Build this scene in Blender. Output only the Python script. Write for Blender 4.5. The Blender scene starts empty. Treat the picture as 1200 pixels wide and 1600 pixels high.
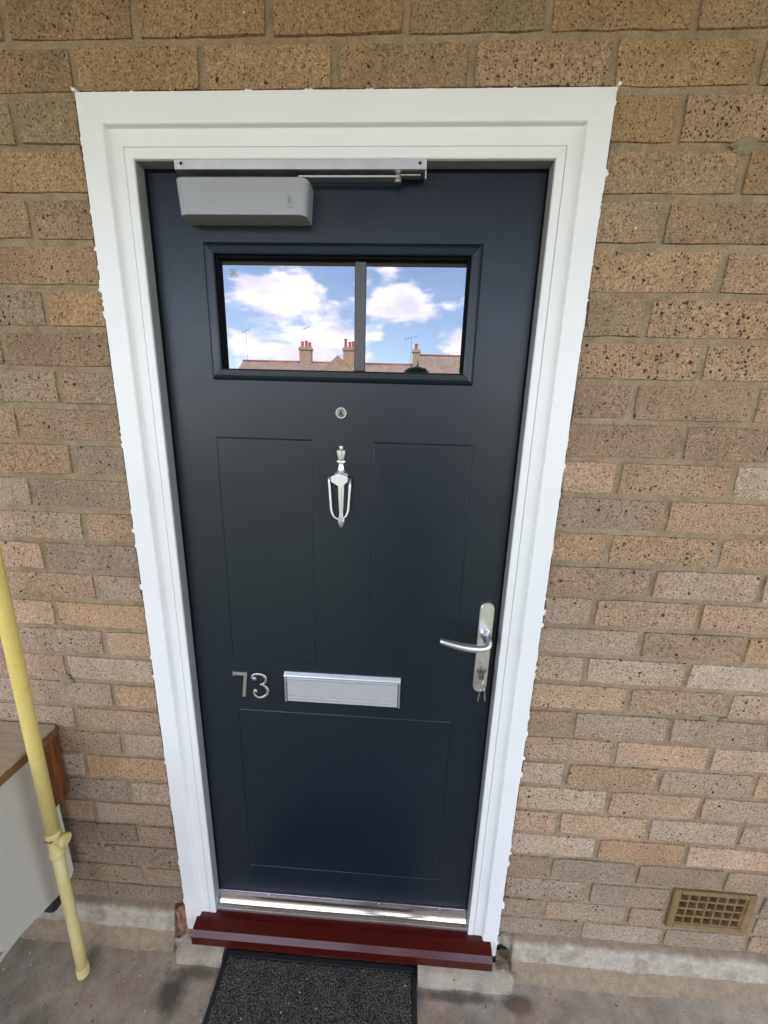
import bpy, bmesh, math, random
from mathutils import Vector, Matrix, noise
R = math.radians
random.seed(73)
scene = bpy.context.scene
COL = scene.collection

# ------------------------------------------------------------------ camera
cam_d = bpy.data.cameras.new('camera'); cam = bpy.data.objects.new('camera', cam_d); COL.objects.link(cam)
cam_d.sensor_fit = 'VERTICAL'; cam_d.sensor_height = 36; cam_d.sensor_width = 27
cam_d.lens = 13.5; cam_d.clip_start = 0.01; cam_d.clip_end = 2000
_p, _yw, _r = -.2440, .0461, -.0283
_M = Matrix.Rotation(_yw, 3, 'Z') @ Matrix.Rotation(_p, 3, 'X') @ Matrix.Rotation(_r, 3, 'Y')
CAM = Vector((.1343, -.7956, 1.4232))
_m = Matrix((( _M[0][0], _M[0][2], -_M[0][1]), (_M[1][0], _M[1][2], -_M[1][1]), (_M[2][0], _M[2][2], -_M[2][1])))
cam.matrix_world = Matrix.Translation(CAM) @ _m.to_4x4()
scene.camera = cam

# ------------------------------------------------------------------ world, sun, exposure
SUN_EL, SUN_AZ = R(52), R(28)          # azimuth measured from +Y (behind the building) towards +X
world = bpy.data.worlds.new('World'); scene.world = world; world.use_nodes = True
wn = world.node_tree.nodes; wl = world.node_tree.links; wn.clear()
w_out = wn.new('ShaderNodeOutputWorld'); w_bg = wn.new('ShaderNodeBackground'); w_bg.inputs['Strength'].default_value = .12
sky = wn.new('ShaderNodeTexSky'); sky.sky_type = 'NISHITA'; sky.sun_disc = False
sky.sun_elevation = SUN_EL; sky.sun_rotation = SUN_AZ; sky.air_density = 1.0; sky.dust_density = .8; sky.ozone_density = 2.2
w_tc = wn.new('ShaderNodeTexCoord')
w_map = wn.new('ShaderNodeMapping'); w_map.inputs['Scale'].default_value = (1, 1, 2.3); w_map.inputs['Location'].default_value = (5.4, 1.5, .2)
wl.new(w_tc.outputs['Generated'], w_map.inputs['Vector'])
w_n1 = wn.new('ShaderNodeTexNoise'); w_n1.inputs['Scale'].default_value = 5.0; w_n1.inputs['Detail'].default_value = 9; w_n1.inputs['Roughness'].default_value = .52
w_n1.inputs['Distortion'].default_value = .25
wl.new(w_map.outputs['Vector'], w_n1.inputs['Vector'])
w_ramp = wn.new('ShaderNodeValToRGB'); w_ramp.color_ramp.elements[0].position = .49; w_ramp.color_ramp.elements[1].position = .585
w_ramp.color_ramp.interpolation = 'EASE'; w_ramp.color_ramp.elements[0].color = (.07, .07, .07, 1)
wl.new(w_n1.outputs['Fac'], w_ramp.inputs['Fac'])
w_n2 = wn.new('ShaderNodeTexNoise'); w_n2.inputs['Scale'].default_value = 9; w_n2.inputs['Detail'].default_value = 5
wl.new(w_map.outputs['Vector'], w_n2.inputs['Vector'])
w_cr = wn.new('ShaderNodeValToRGB'); w_cr.color_ramp.elements[0].position = .35; w_cr.color_ramp.elements[1].position = .62
w_cr.color_ramp.elements[0].color = (5.6, 5.5, 6.1, 1); w_cr.color_ramp.elements[1].color = (8.6, 8.3, 8.8, 1)
wl.new(w_n2.outputs['Fac'], w_cr.inputs['Fac'])
w_mix = wn.new('ShaderNodeMix'); w_mix.data_type = 'RGBA'
wl.new(w_ramp.outputs['Color'], w_mix.inputs['Factor']); wl.new(sky.outputs['Color'], w_mix.inputs['A']); wl.new(w_cr.outputs['Color'], w_mix.inputs['B'])
wl.new(w_mix.outputs['Result'], w_bg.inputs['Color']); wl.new(w_bg.outputs['Background'], w_out.inputs['Surface'])

sun_d = bpy.data.lights.new('sun', 'SUN'); sun_d.energy = 3.5; sun_d.angle = R(.5); sun_d.color = (1, .95, .87)
sun = bpy.data.objects.new('sun', sun_d); COL.objects.link(sun)
_sd = Vector((math.sin(SUN_AZ)*math.cos(SUN_EL), math.cos(SUN_AZ)*math.cos(SUN_EL), math.sin(SUN_EL)))
sun.rotation_euler = _sd.to_track_quat('Z', 'Y').to_euler(); sun.location = (0, 10, 20)

scene.view_settings.view_transform = 'Standard'; scene.view_settings.look = 'None'
scene.view_settings.gamma = 1; scene.view_settings.use_curve_mapping = False
scene.view_settings.exposure = 2.66
scene.render.engine = 'CYCLES'
scene.cycles.max_bounces = 6; scene.cycles.diffuse_bounces = 4; scene.cycles.glossy_bounces = 3

# ------------------------------------------------------------------ material helpers
class NT:
    def __init__(s, name):
        s.m = bpy.data.materials.new(name); s.m.use_nodes = True
        s.t = s.m.node_tree; s.n = s.t.nodes; s.l = s.t.links
        s.b = s.n['Principled BSDF']
    def new(s, t, **kw):
        n = s.n.new(t)
        for k, v in kw.items():
            if k in n.inputs: n.inputs[k].default_value = v
            else: setattr(n, k, v)
        return n
    def link(s, a, b): s.l.new(a, b)
    def pos(s, scale=(1, 1, 1), off=None):
        g = s.new('ShaderNodeNewGeometry'); m = s.new('ShaderNodeMapping')
        m.inputs['Scale'].default_value = scale
        s.link(g.outputs['Position'], m.inputs['Vector'])
        if off is not None: m.inputs['Location'].default_value = off
        return m.outputs['Vector']
    def noise(s, vec, scale, detail=4, rough=.55, dist=0):
        n = s.new('ShaderNodeTexNoise'); n.inputs['Scale'].default_value = scale; n.inputs['Detail'].default_value = detail
        n.inputs['Roughness'].default_value = rough; n.inputs['Distortion'].default_value = dist
        s.link(vec, n.inputs['Vector']); return n.outputs['Fac']
    def ramp(s, fac, p0, p1, c0=(0, 0, 0, 1), c1=(1, 1, 1, 1)):
        r = s.new('ShaderNodeValToRGB'); e = r.color_ramp.elements
        e[0].position = p0; e[1].position = p1; e[0].color = c0; e[1].color = c1
        s.link(fac, r.inputs['Fac']); return r.outputs['Color']
    def mix(s, fac, a, b, mode='MIX'):
        m = s.new('ShaderNodeMix', data_type='RGBA', blend_type=mode)
        for sock, v in (('Factor', fac), ('A', a), ('B', b)):
            if isinstance(v, (int, float)): m.inputs[sock].default_value = v
            elif isinstance(v, tuple): m.inputs[sock].default_value = v
            else: s.link(v, m.inputs[sock])
        return m.outputs['Result']
    def math(s, op, a, b=None):
        m = s.new('ShaderNodeMath', operation=op)
        for i, v in enumerate((a, b)):
            if v is None: continue
            if isinstance(v, (int, float)): m.inputs[i].default_value = v
            else: s.link(v, m.inputs[i])
        return m.outputs[0]
    def bump(s, h, dist, strength=1.0, prev=None):
        b = s.new('ShaderNodeBump'); b.inputs['Distance'].default_value = dist; b.inputs['Strength'].default_value = strength
        s.link(h, b.inputs['Height'])
        if prev is not None: s.link(prev, b.inputs['Normal'])
        return b.outputs['Normal']
    def setb(s, **kw):
        for k, v in kw.items():
            k = k.replace('_', ' ')
            if isinstance(v, (int, float, tuple)): s.b.inputs[k].default_value = v
            else: s.link(v, s.b.inputs[k])
        return s
def c4(r, g, b): return (r, g, b, 1)

def m_brick(name, island=False):
    t = NT(name)
    oi = t.new('ShaderNodeObjectInfo')
    geo = t.new('ShaderNodeNewGeometry')
    if island:
        rnd = geo.outputs['Random Per Island']
        r = t.new('ShaderNodeValToRGB'); e = r.color_ramp.elements
        e[0].color = c4(.33, .225, .15); e[1].color = c4(.36, .275, .21); e.new(.5).color = c4(.37, .25, .165)
        t.link(rnd, r.inputs['Fac']); base = r.outputs['Color']; dens = t.math('MULTIPLY', rnd, .3)
    else:
        rnd = oi.outputs['Random']; base = oi.outputs['Color']; dens = oi.outputs['Alpha']
    off = t.math('MULTIPLY', rnd, 61.0)
    cb = t.new('ShaderNodeCombineXYZ'); t.link(off, cb.inputs[0]); t.link(off, cb.inputs[2])
    va = t.new('ShaderNodeVectorMath', operation='ADD'); t.link(geo.outputs['Position'], va.inputs[0]); t.link(cb.outputs[0], va.inputs[1])
    v = va.outputs['Vector']
    # broad kiss-marks and flashing within a brick
    patch = t.ramp(t.noise(v, 11, 3, .5), .42, .62)
    col = t.mix(patch, base, t.mix(1.0, base, c4(.87, .87, .86), 'MULTIPLY'))
    warm = t.ramp(t.noise(v, 7, 2, .5, .4), .53, .70)
    col = t.mix(t.math('MULTIPLY', warm, .42), col, c4(.40, .25, .14))
    # sandy grain
    g1 = t.noise(v, 270, 3, .62)
    col = t.mix(1.0, col, t.ramp(g1, .30, .68, c4(.48, .45, .42), c4(1.34, 1.33, 1.30)), 'MULTIPLY')
    g2 = t.noise(v, 90, 4, .62)
    col = t.mix(1.0, col, t.ramp(g2, .34, .64, c4(.83, .82, .82), c4(1.10, 1.09, 1.08)), 'MULTIPLY')
    # small dark specks
    vo = t.new('ShaderNodeTexVoronoi'); vo.inputs['Scale'].default_value = 205; t.link(v, vo.inputs['Vector'])
    sp = t.new('ShaderNodeSeparateColor'); t.link(vo.outputs['Color'], sp.inputs[0])
    tiny = t.math('MULTIPLY', t.math('LESS_THAN', vo.outputs['Distance'], .33), t.math('LESS_THAN', sp.outputs[0], t.math('ADD', t.math('MULTIPLY', dens, .25), .16)))
    col = t.mix(t.math('MULTIPLY', tiny, .85), col, c4(.04, .028, .023))
    # iron spots, more in some bricks
    wv = t.new('ShaderNodeTexNoise'); wv.inputs['Scale'].default_value = 120; t.link(v, wv.inputs['Vector'])
    wm = t.new('ShaderNodeVectorMath', operation='MULTIPLY_ADD'); t.link(wv.outputs['Color'], wm.inputs[0]); wm.inputs[1].default_value = (.007,)*3; t.link(v, wm.inputs[2])
    vb = t.new('ShaderNodeTexVoronoi'); vb.inputs['Scale'].default_value = 105; t.link(wm.outputs[0], vb.inputs['Vector'])
    sb = t.new('ShaderNodeSeparateColor'); t.link(vb.outputs['Color'], sb.inputs[0])
    clump = t.ramp(t.noise(v, 24, 2), .40, .62)
    lim = t.math('MULTIPLY', dens, t.math('ADD', t.math('MULTIPLY', clump, .9), .12))
    size = t.math('MULTIPLY', sb.outputs[1], .52)
    spot = t.math('MULTIPLY', t.math('LESS_THAN', vb.outputs['Distance'], size), t.math('LESS_THAN', sb.outputs[0], lim))
    col = t.mix(t.math('MULTIPLY', spot, .9), col, c4(.028, .018, .016))
    # stray white paint flecks
    vw = t.new('ShaderNodeTexVoronoi'); vw.inputs['Scale'].default_value = 24; t.link(v, vw.inputs['Vector'])
    sw = t.new('ShaderNodeSeparateColor'); t.link(vw.outputs['Color'], sw.inputs[0])
    fleck = t.math('MULTIPLY', t.math('LESS_THAN', vw.outputs['Distance'], .035), t.math('LESS_THAN', sw.outputs[2], .3))
    col = t.mix(fleck, col, c4(.72, .71, .69))
    h = t.math('SUBTRACT', t.math('ADD', t.math('MULTIPLY', g1, .5), g2), t.math('MULTIPLY', spot, .35))
    nrm = t.bump(h, .0022, .85)
    t.setb(Base_Color=col, Roughness=.92, Normal=nrm); t.b.inputs['Specular IOR Level'].default_value = .2
    return t.m

def m_mortar():
    t = NT('mortar'); v = t.pos()
    n1 = t.noise(v, 6, 4); n2 = t.noise(v, 260, 3, .65); n3 = t.noise(v, 45, 4, .6)
    col = t.mix(t.ramp(n1, .35, .65), c4(.275, .204, .125), c4(.325, .252, .168))
    col = t.mix(1.0, col, t.ramp(n2, .3, .7, c4(.72, .71, .7), c4(1.2, 1.2, 1.18)), 'MULTIPLY')
    col = t.mix(1.0, col, t.ramp(n3, .36, .6, c4(.80, .80, .80), c4(1.05, 1.05, 1.05)), 'MULTIPLY')
    t.setb(Base_Color=col, Roughness=.95, Normal=t.bump(t.math('ADD', n3, t.math('MULTIPLY', n2, .3)), .0035, .9))
    t.b.inputs['Specular IOR Level'].default_value = .15
    return t.m

def m_plain(name, col, rough=.5, metal=0.0, var=.06, vscale=30, bump=0, bscale=200, spec=.5, coat=0):
    t = NT(name); v = t.pos()
    n = t.noise(v, vscale, 4)
    c = t.mix(1.0, c4(*col), t.ramp(n, .3, .7, c4(1-var, 1-var, 1-var), c4(1+var, 1+var, 1+var)), 'MULTIPLY')
    rr = t.new('ShaderNodeMapRange'); rr.inputs['To Min'].default_value = max(.02, rough*.85); rr.inputs['To Max'].default_value = min(1, rough*1.15); t.link(n, rr.inputs['Value'])
    t.setb(Base_Color=c, Roughness=rr.outputs[0], Metallic=metal)
    t.b.inputs['Specular IOR Level'].default_value = spec
    if coat: t.b.inputs['Coat Weight'].default_value = coat; t.b.inputs['Coat Roughness'].default_value = .12
    if bump: t.setb(Normal=t.bump(t.noise(v, bscale, 3), bump, .8))
    return t.m

def m_door():
    t = NT('door_paint')
    v = t.pos((60, 60, 2.2)); gr = t.noise(v, 6, 5, .65, .6)
    v2 = t.pos(); n2 = t.noise(v2, 5, 4); n3 = t.noise(v2, 420, 2)
    col = t.mix(t.ramp(n2, .3, .7), c4(.0040, .0102, .0168), c4(.0052, .0120, .0192))
    rr = t.new('ShaderNodeMapRange'); rr.inputs['To Min'].default_value = .24; rr.inputs['To Max'].default_value = .44; t.link(t.noise(v2, 9, 6, .7, .5), rr.inputs['Value'])
    t.setb(Base_Color=col, Roughness=rr.outputs[0], Normal=t.bump(t.math('ADD', gr, t.math('MULTIPLY', n3, .25)), .0004, .55))
    t.b.inputs['Specular IOR Level'].default_value = .42
    return t.m

def m_floor():
    t = NT('worn_concrete'); v = t.pos()
    n1 = t.noise(v, 3.2, 6, .6, .8); n2 = t.noise(v, 22, 6, .65); n3 = t.noise(v, 300, 3, .6)
    col = t.mix(t.ramp(n1, .32, .66), c4(.32, .265, .195), c4(.42, .355, .27))
    pink = t.ramp(t.noise(t.pos((1, 1, 1), (4, 2, 0)), 5.5, 4, .55, .6), .52, .68)
    col = t.mix(t.math('MULTIPLY', pink, .7), col, c4(.42, .28, .19))
    col = t.mix(1.0, col, t.ramp(n2, .32, .66, c4(.72, .72, .72), c4(1.14, 1.14, 1.13)), 'MULTIPLY')
    col = t.mix(1.0, col, t.ramp(n3, .3, .7, c4(.82, .82, .82), c4(1.12, 1.12, 1.12)), 'MULTIPLY')
    vb = t.new('ShaderNodeTexVoronoi'); vb.inputs['Scale'].default_value = 75; t.link(v, vb.inputs['Vector'])
    sb = t.new('ShaderNodeSeparateColor'); t.link(vb.outputs['Color'], sb.inputs[0])
    sp = t.math('MULTIPLY', t.math('LESS_THAN', vb.outputs['Distance'], t.math('MULTIPLY', sb.outputs[1], .3)), t.math('LESS_THAN', sb.outputs[0], .13))
    col = t.mix(t.math('MULTIPLY', sp, .6), col, c4(.05, .047, .042))
    wf = t.math('MULTIPLY', t.math('LESS_THAN', vb.outputs['Distance'], .16), t.math('LESS_THAN', sb.outputs[2], .018))
    col = t.mix(wf, col, c4(.7, .69, .66))
    # damp patches either side of the sill
    def blob(x, y, rx, ry, soft=.5):
        m = t.pos((1/rx, 1/ry, 0), (-x/rx, -y/ry, 0))
        d = t.new('ShaderNodeVectorMath', operation='LENGTH'); t.link(m, d.inputs[0])
        dd = t.math('ADD', d.outputs['Value'], t.math('MULTIPLY', t.math('SUBTRACT', n2, .5), .9))
        return t.ramp(dd, 1-soft, 1.0, c4(1, 1, 1), c4(0, 0, 0))
    for x, y, rx, ry, s, k in ((-.44, -.125, .055, .06, .7, .88), (-.38, -.082, .10, .022, .6, .7), (.50, -.085, .055, .024, .5, .85), (.33, -.082, .14, .016, .6, .7), (-.70, -.10, .05, .05, .7, .6), (.60, -.15, .05, .05, .8, .5), (-.75, -.2, .06, .05, .7, .45)):
        col = t.mix(t.math('MULTIPLY', blob(x, y, rx, ry, s), k), col, c4(.075, .058, .042))
    for x, y, rx, ry, k in ((-.60, -.06, .05, .03, .5), (-.57, -.13, .09, .05, .32), (.52, -.10, .06, .03, .35)):
        col = t.mix(t.math('MULTIPLY', blob(x, y, rx, ry, .8), k), col, c4(.30, .165, .11))
    t.setb(Base_Color=col, Roughness=.88, Normal=t.bump(t.math('ADD', n2, t.math('MULTIPLY', n3, .35)), .004, .7))
    t.b.inputs['Specular IOR Level'].default_value = .3
    return t.m

def m_plinth():
    t = NT('worn_render'); v = t.pos()
    n1 = t.noise(v, 7, 6, .65, .5); n2 = t.noise(v, 48, 6, .7); n3 = t.noise(v, 300, 3, .6)
    g = t.new('ShaderNodeNewGeometry'); sx = t.new('ShaderNodeSeparateXYZ'); t.link(g.outputs['Position'], sx.inputs[0])
    z = t.math('ADD', sx.outputs['Z'], t.math('MULTIPLY', t.math('SUBTRACT', n1, .5), .016))
    upper = t.ramp(t.math('ADD', t.math('MULTIPLY', z, 8), 1.0), .44, .47)
    body = t.mix(t.ramp(n1, .3, .7), c4(.285, .222, .150), c4(.32, .235, .158))
    paint = t.mix(t.ramp(t.noise(v, 14, 6, .7), .36, .52), c4(.31, .265, .20), c4(.44, .39, .305))
    col = t.mix(upper, body, paint)
    cap = t.ramp(t.math('ADD', t.math('MULTIPLY', z, 8), 1.0), .93, 1.0)
    col = t.mix(t.math('MULTIPLY', cap, .8), col, c4(.25, .18, .115))
    col = t.mix(1.0, col, t.ramp(n2, .3, .68, c4(.72, .71, .70), c4(1.12, 1.12, 1.12)), 'MULTIPLY')
    col = t.mix(1.0, col, t.ramp(n3, .3, .7, c4(.85, .85, .85), c4(1.1, 1.1, 1.1)), 'MULTIPLY')
    t.setb(Base_Color=col, Roughness=.92, Normal=t.bump(t.math('ADD', n2, t.math('MULTIPLY', n3, .3)), .004, .8))
    t.b.inputs['Specular IOR Level'].default_value = .2
    return t.m

def m_wood(name, c0, c1, axis=(1, 14, 14), scale=7, rough=.45):
    t = NT(name); v = t.pos(axis)
    n = t.noise(v, scale, 6, .6, 1.2); n2 = t.noise(t.pos(tuple(a*4 for a in axis)), scale, 3)
    col = t.mix(t.ramp(n, .38, .62), c4(*c0), c4(*c1))
    col = t.mix(1.0, col, t.ramp(n2, .3, .7, c4(.85, .85, .85), c4(1.1, 1.1, 1.1)), 'MULTIPLY')
    t.setb(Base_Color=col, Roughness=rough, Normal=t.bump(n, .0004, .5)); return t.m

def m_pipe():
    t = NT('yellow_gas_paint'); v = t.pos()
    n1 = t.noise(v, 9, 4); n2 = t.noise(v, 70, 5, .6)
    g = t.new('ShaderNodeNewGeometry'); sx = t.new('ShaderNodeSeparateXYZ'); t.link(g.outputs['Position'], sx.inputs[0])
    up = t.ramp(t.math('ADD', sx.outputs['Z'], t.math('MULTIPLY', n1, .25)), .45, .95)
    col = t.mix(up, c4(.60, .50, .21), c4(.66, .52, .135))
    col = t.mix(1.0, col, t.ramp(n2, .3, .65, c4(.94, .935, .92), c4(1.03, 1.03, 1.03)), 'MULTIPLY')
    chip = t.ramp(t.noise(v, 55, 3, .6), .70, .74)
    col = t.mix(t.math('MULTIPLY', chip, .6), col, c4(.22, .14, .06))
    t.setb(Base_Color=col, Roughness=.38, Normal=t.bump(n2, .00015, .4)); return t.m

def m_mat():
    t = NT('mat_pile'); v = t.pos()
    n1 = t.noise(v, 260, 3, .6); n2 = t.noise(v, 35, 4)
    col = t.mix(t.ramp(n1, .35, .68), c4(.10, .09, .073), c4(.18, .16, .128))
    col = t.mix(1.0, col, t.ramp(n2, .3, .7, c4(.75, .75, .75), c4(1.2, 1.2, 1.2)), 'MULTIPLY')
    t.setb(Base_Color=col, Roughness=.95, Normal=t.bump(n1, .004, .9)); t.b.inputs['Specular IOR Level'].default_value = .15
    return t.m

def m_glass():
    t = NT('coated_glass')
    t.setb(Base_Color=c4(.012, .012, .015), Roughness=.0)
    t.b.inputs['IOR'].default_value = 2.65
    t.b.inputs['Specular Tint'].default_value = c4(.95, .92, 1.0)
    return t.m

def m_roof(name, c0, c1):
    t = NT(name); v = t.pos()
    n = t.noise(v, 1.4, 5, .6); n2 = t.noise(t.pos((1, .3, .3)), 9, 4)
    col = t.mix(t.ramp(n, .35, .65), c4(*c0), c4(*c1))
    col = t.mix(1.0, col, t.ramp(n2, .3, .7, c4(.75, .75, .75), c4(1.15, 1.15, 1.15)), 'MULTIPLY')
    t.setb(Base_Color=col, Roughness=.9); return t.m

M = dict(
    brick=m_brick('buff_brick'), brick_far=m_brick('buff_brick_beyond', True), mortar=m_mortar(), door=m_door(), floor=m_floor(), plinth=m_plinth(),
    pvc=m_plain('white_gloss_paint', (.735, .73, .70), .34, var=.02, vscale=9, spec=.4),
    caulk=m_plain('white_caulk', (.76, .75, .72), .6, var=.03, vscale=60),
    oldred=m_plain('old_maroon_paint', (.085, .034, .026), .75, var=.5, vscale=70),
    sill=m_plain('oxblood_gloss_paint', (.056, .0034, .0022), .24, var=.12, vscale=25, bump=.0003, bscale=40),
    alu=m_plain('satin_aluminium', (.62, .62, .62), .42, 1.0, var=.04, vscale=40),
    closer=m_plain('silver_paint', (.30, .30, .30), .42, .3, var=.03, vscale=40),
    plate=m_plain('silver_lacquer', (.47, .47, .465), .4, .3, var=.03, vscale=40), nose=m_plain('bright_aluminium', (.86, .86, .87), .3, 1.0, var=.03), gasket=m_plain('black_gasket_and_shade', (.006, .006, .006), .9, spec=.1),  # the gasket black also colours the painted shade strips at the door edge
    reveal_grey=m_plain('grey_strip', (.22, .22, .22), .55, var=.04),
    chrome=m_plain('polished_aluminium', (.92, .92, .93), .14, 1.0, var=.03, vscale=60),
    satin=m_plain('satin_chrome', (.74, .745, .75), .36, 1.0, var=.05, vscale=90),
    lock=m_plain('nickel', (.50, .48, .45), .42, 1.0, var=.1, vscale=120),
    black=m_plain('black_rubber', (.016, .016, .016), .6, var=.1),
    dark=m_plain('dark_void', (.006, .006, .006), .9),
    muntin=m_plain('grey_glazing_bar', (.060, .058, .054), .4, var=.08, vscale=50),
    etch=m_plain('etched_mark', (.30, .31, .33), .6),
    glass=m_glass(), pipe=m_pipe(), mat=m_mat(),
    melamine=m_plain('stained_melamine', (.50, .465, .39), .45, var=.07, vscale=7),
    worktop=m_wood('light_oak_laminate', (.36, .27, .17), (.44, .345, .23), (2, 26, 26), 3),
    darkwood=m_wood('red_brown_wood', (.23, .075, .018), (.08, .022, .006), (26, 26, 2.2), 2.2),
    edge=m_wood('worktop_edge', (.20, .10, .045), (.13, .06, .025), (3, 30, 30), 3),
    terracotta=m_plain('ochre_terracotta', (.20, .122, .048), .8, var=.25, vscale=35, bump=.002, bscale=160),
    roughbrick=m_plain('broken_brick', (.26, .125, .07), .95, var=.45, vscale=45, bump=.01, bscale=90),
    cement=m_plain('cement_patch', (.24, .195, .125), .95, var=.2, vscale=60, bump=.003, bscale=200),
    step=m_plain('cement_step', (.27, .225, .17), .93, var=.25, vscale=40, bump=.003, bscale=180),
    soffit=m_plain('varnished_soffit', (.30, .215, .115), .6, var=.1, vscale=5),
    rail=m_plain('grey_railing_paint', (.10, .11, .12), .4),
    yellowbrick=m_plain('london_stock', (.30, .23, .15), .9, var=.3, vscale=6), redtile=m_roof('red_roof_tiles', (.27, .10, .065), (.34, .15, .10)),
    greytile=m_roof('brown_roof_tiles', (.19, .145, .115), (.25, .19, .15)), pot=m_plain('terracotta_pots', (.36, .11, .06), .8), fascia=m_plain('white_fascia', (.7, .7, .68), .6),
    grass=m_plain('far_ground', (.10, .11, .06), .95, var=.3, vscale=.4), tarmac=m_plain('tarmac', (.055, .055, .055), .9),
    hair=m_plain('dark_hair', (.010, .008, .007), .5), skin=m_plain('skin', (.45, .27, .19), .5), cloth=m_plain('dark_jumper', (.03, .035, .05), .9), jeans=m_plain('dark_jeans', (.03, .04, .07), .9),
    viewer=m_plain('tarnished_nickel', (.22, .21, .19), .4, .8),
    window=m_plain('house_window', (.03, .035, .04), .1),
)

# ------------------------------------------------------------------ mesh helpers
def tag(o, label=None, cat=None, group=None, kind=None):
    for k, v in (('label', label), ('category', cat), ('group', group), ('kind', kind)):
        if v: o[k] = v
    return o
def empty(name, loc=(0, 0, 0)):
    o = bpy.data.objects.new(name, None); o.location = loc; o.empty_display_size = .05; COL.objects.link(o); return o
def link(name, me, mat, parent=None):
    if mat is not None and not me.materials: me.materials.append(mat)
    o = bpy.data.objects.new(name, me); COL.objects.link(o)
    if parent is not None:
        o.parent = parent
        pw = parent.location.copy(); q = parent.parent
        while q is not None: pw += q.location; q = q.parent
        o.location = -pw           # meshes are written in world coordinates
    return o
class B:
    def __init__(s): s.bm = bmesh.new()
    def _add(s, t, smooth=False):
        if smooth:
            for f in t.faces: f.smooth = True
        me = bpy.data.meshes.new('t'); t.to_mesh(me); t.free(); s.bm.from_mesh(me); bpy.data.meshes.remove(me); return s
    def box(s, x0, x1, y0, y1, z0, z1, bev=0, seg=1):
        t = bmesh.new(); bmesh.ops.create_cube(t, size=1)
        for v in t.verts: v.co = ((x0+x1)/2+v.co.x*(x1-x0), (y0+y1)/2+v.co.y*(y1-y0), (z0+z1)/2+v.co.z*(z1-z0))
        if bev: bmesh.ops.bevel(t, geom=list(t.edges), offset=bev, segments=seg, affect='EDGES', profile=.5)
        return s._add(t, seg > 1)
    def prism(s, poly, y0, y1, bev=0, seg=1):   # poly in (x,z), extruded along y; front is y0
        t = bmesh.new(); a = [t.verts.new((x, y0, z)) for x, z in poly]; b = [t.verts.new((x, y1, z)) for x, z in poly]
        n = len(poly); f = t.faces.new(a); t.faces.new(b[::-1])
        for i in range(n): t.faces.new((a[i], b[i], b[(i+1) % n], a[(i+1) % n]))
        bmesh.ops.recalc_face_normals(t, faces=t.faces[:])
        if bev: bmesh.ops.bevel(t, geom=list(f.edges), offset=bev, segments=seg, affect='EDGES')
        return s._add(t)
    def xprism(s, prof, x0, x1):                # prof in (y,z), extruded along x
        t = bmesh.new(); a = [t.verts.new((x0, y, z)) for y, z in prof]; b = [t.verts.new((x1, y, z)) for y, z in prof]
        n = len(prof); t.faces.new(a); t.faces.new(b[::-1])
        for i in range(n): t.faces.new((a[i], b[i], b[(i+1) % n], a[(i+1) % n]))
        bmesh.ops.recalc_face_normals(t, faces=t.faces[:]); return s._add(t)
    def lathe(s, prof, o, axis='Z', n=20, sx=1, sy=1):   # prof (r,h)
        t = bmesh.new(); rings = []
        for r, h in prof:
            ring = []
            for i in range(n):
                a = 2*math.pi*i/n; u, w = r*math.cos(a)*sx, r*math.sin(a)*sy
                p = {'Z': (u, w, h), 'Y': (u, h, w), 'X': (h, u, w)}[axis]
                ring.append(t.verts.new((o[0]+p[0], o[1]+p[1], o[2]+p[2])))
            rings.append(ring)
        for k in range(len(rings)-1):
            for i in range(n): t.faces.new((rings[k][i], rings[k][(i+1) % n], rings[k+1][(i+1) % n], rings[k+1][i]))
        t.faces.new(rings[0][::-1]); t.faces.new(rings[-1])
        bmesh.ops.recalc_face_normals(t, faces=t.faces[:])
        bmesh.ops.split_edges(t, edges=[e for e in t.edges if len(e.link_faces) == 2 and e.calc_face_angle(0) > .7])
        return s._add(t, True)
    def sweep(s, pts, rad, n=10, ky=1.0, caps=True, closed=False):  # tube; ky squashes it along world y
        t = bmesh.new(); P = [Vector(p) for p in pts]; N = len(P); rings = []
        rad = rad if hasattr(rad, '__len__') else [rad]*N
        up = Vector((0, 1, 0))
        for i in range(N):
            if closed: d = P[(i+1) % N]-P[i-1]
            else: d = P[min(i+1, N-1)]-P[max(i-1, 0)]
            d.normalize(); u = up - d*up.dot(d)
            if u.length < .05: u = Vector((1, 0, 0)) - d*d.x
            u.normalize(); w = d.cross(u)
            rings.append([t.verts.new(P[i]+(u*math.cos(2*math.pi*k/n)*ky+w*math.sin(2*math.pi*k/n))*rad[i]) for k in range(n)])
        for k in range(N if closed else N-1):
            a, b = rings[k], rings[(k+1) % N]
            for i in range(n): t.faces.new((a[i], a[(i+1) % n], b[(i+1) % n], b[i]))
        if caps and not closed: t.faces.new(rings[0][::-1]); t.faces.new(rings[-1])
        bmesh.ops.recalc_face_normals(t, faces=t.faces[:]); return s._add(t, True)
    def quad(s, *p):
        s.bm.faces.new([s.bm.verts.new(q) for q in p]); return s
    def me(s, name):
        m = bpy.data.meshes.new(name); s.bm.to_mesh(m); s.bm.free(); return m
    def obj(s, name, mat, parent=None): return link(name, s.me(name), mat, parent)
def bez(p0, p1, p2, p3, n=10):
    return [tuple((1-t)**3*a+3*(1-t)**2*t*b+3*(1-t)*t*t*c+t**3*d for a, b, c, d in zip(p0, p1, p2, p3)) for t in [i/n for i in range(n+1)]]
def nz(x, y=0.0, z=0.0): return noise.noise(Vector((x, y, z)))

FLOOR = -.12
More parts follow.
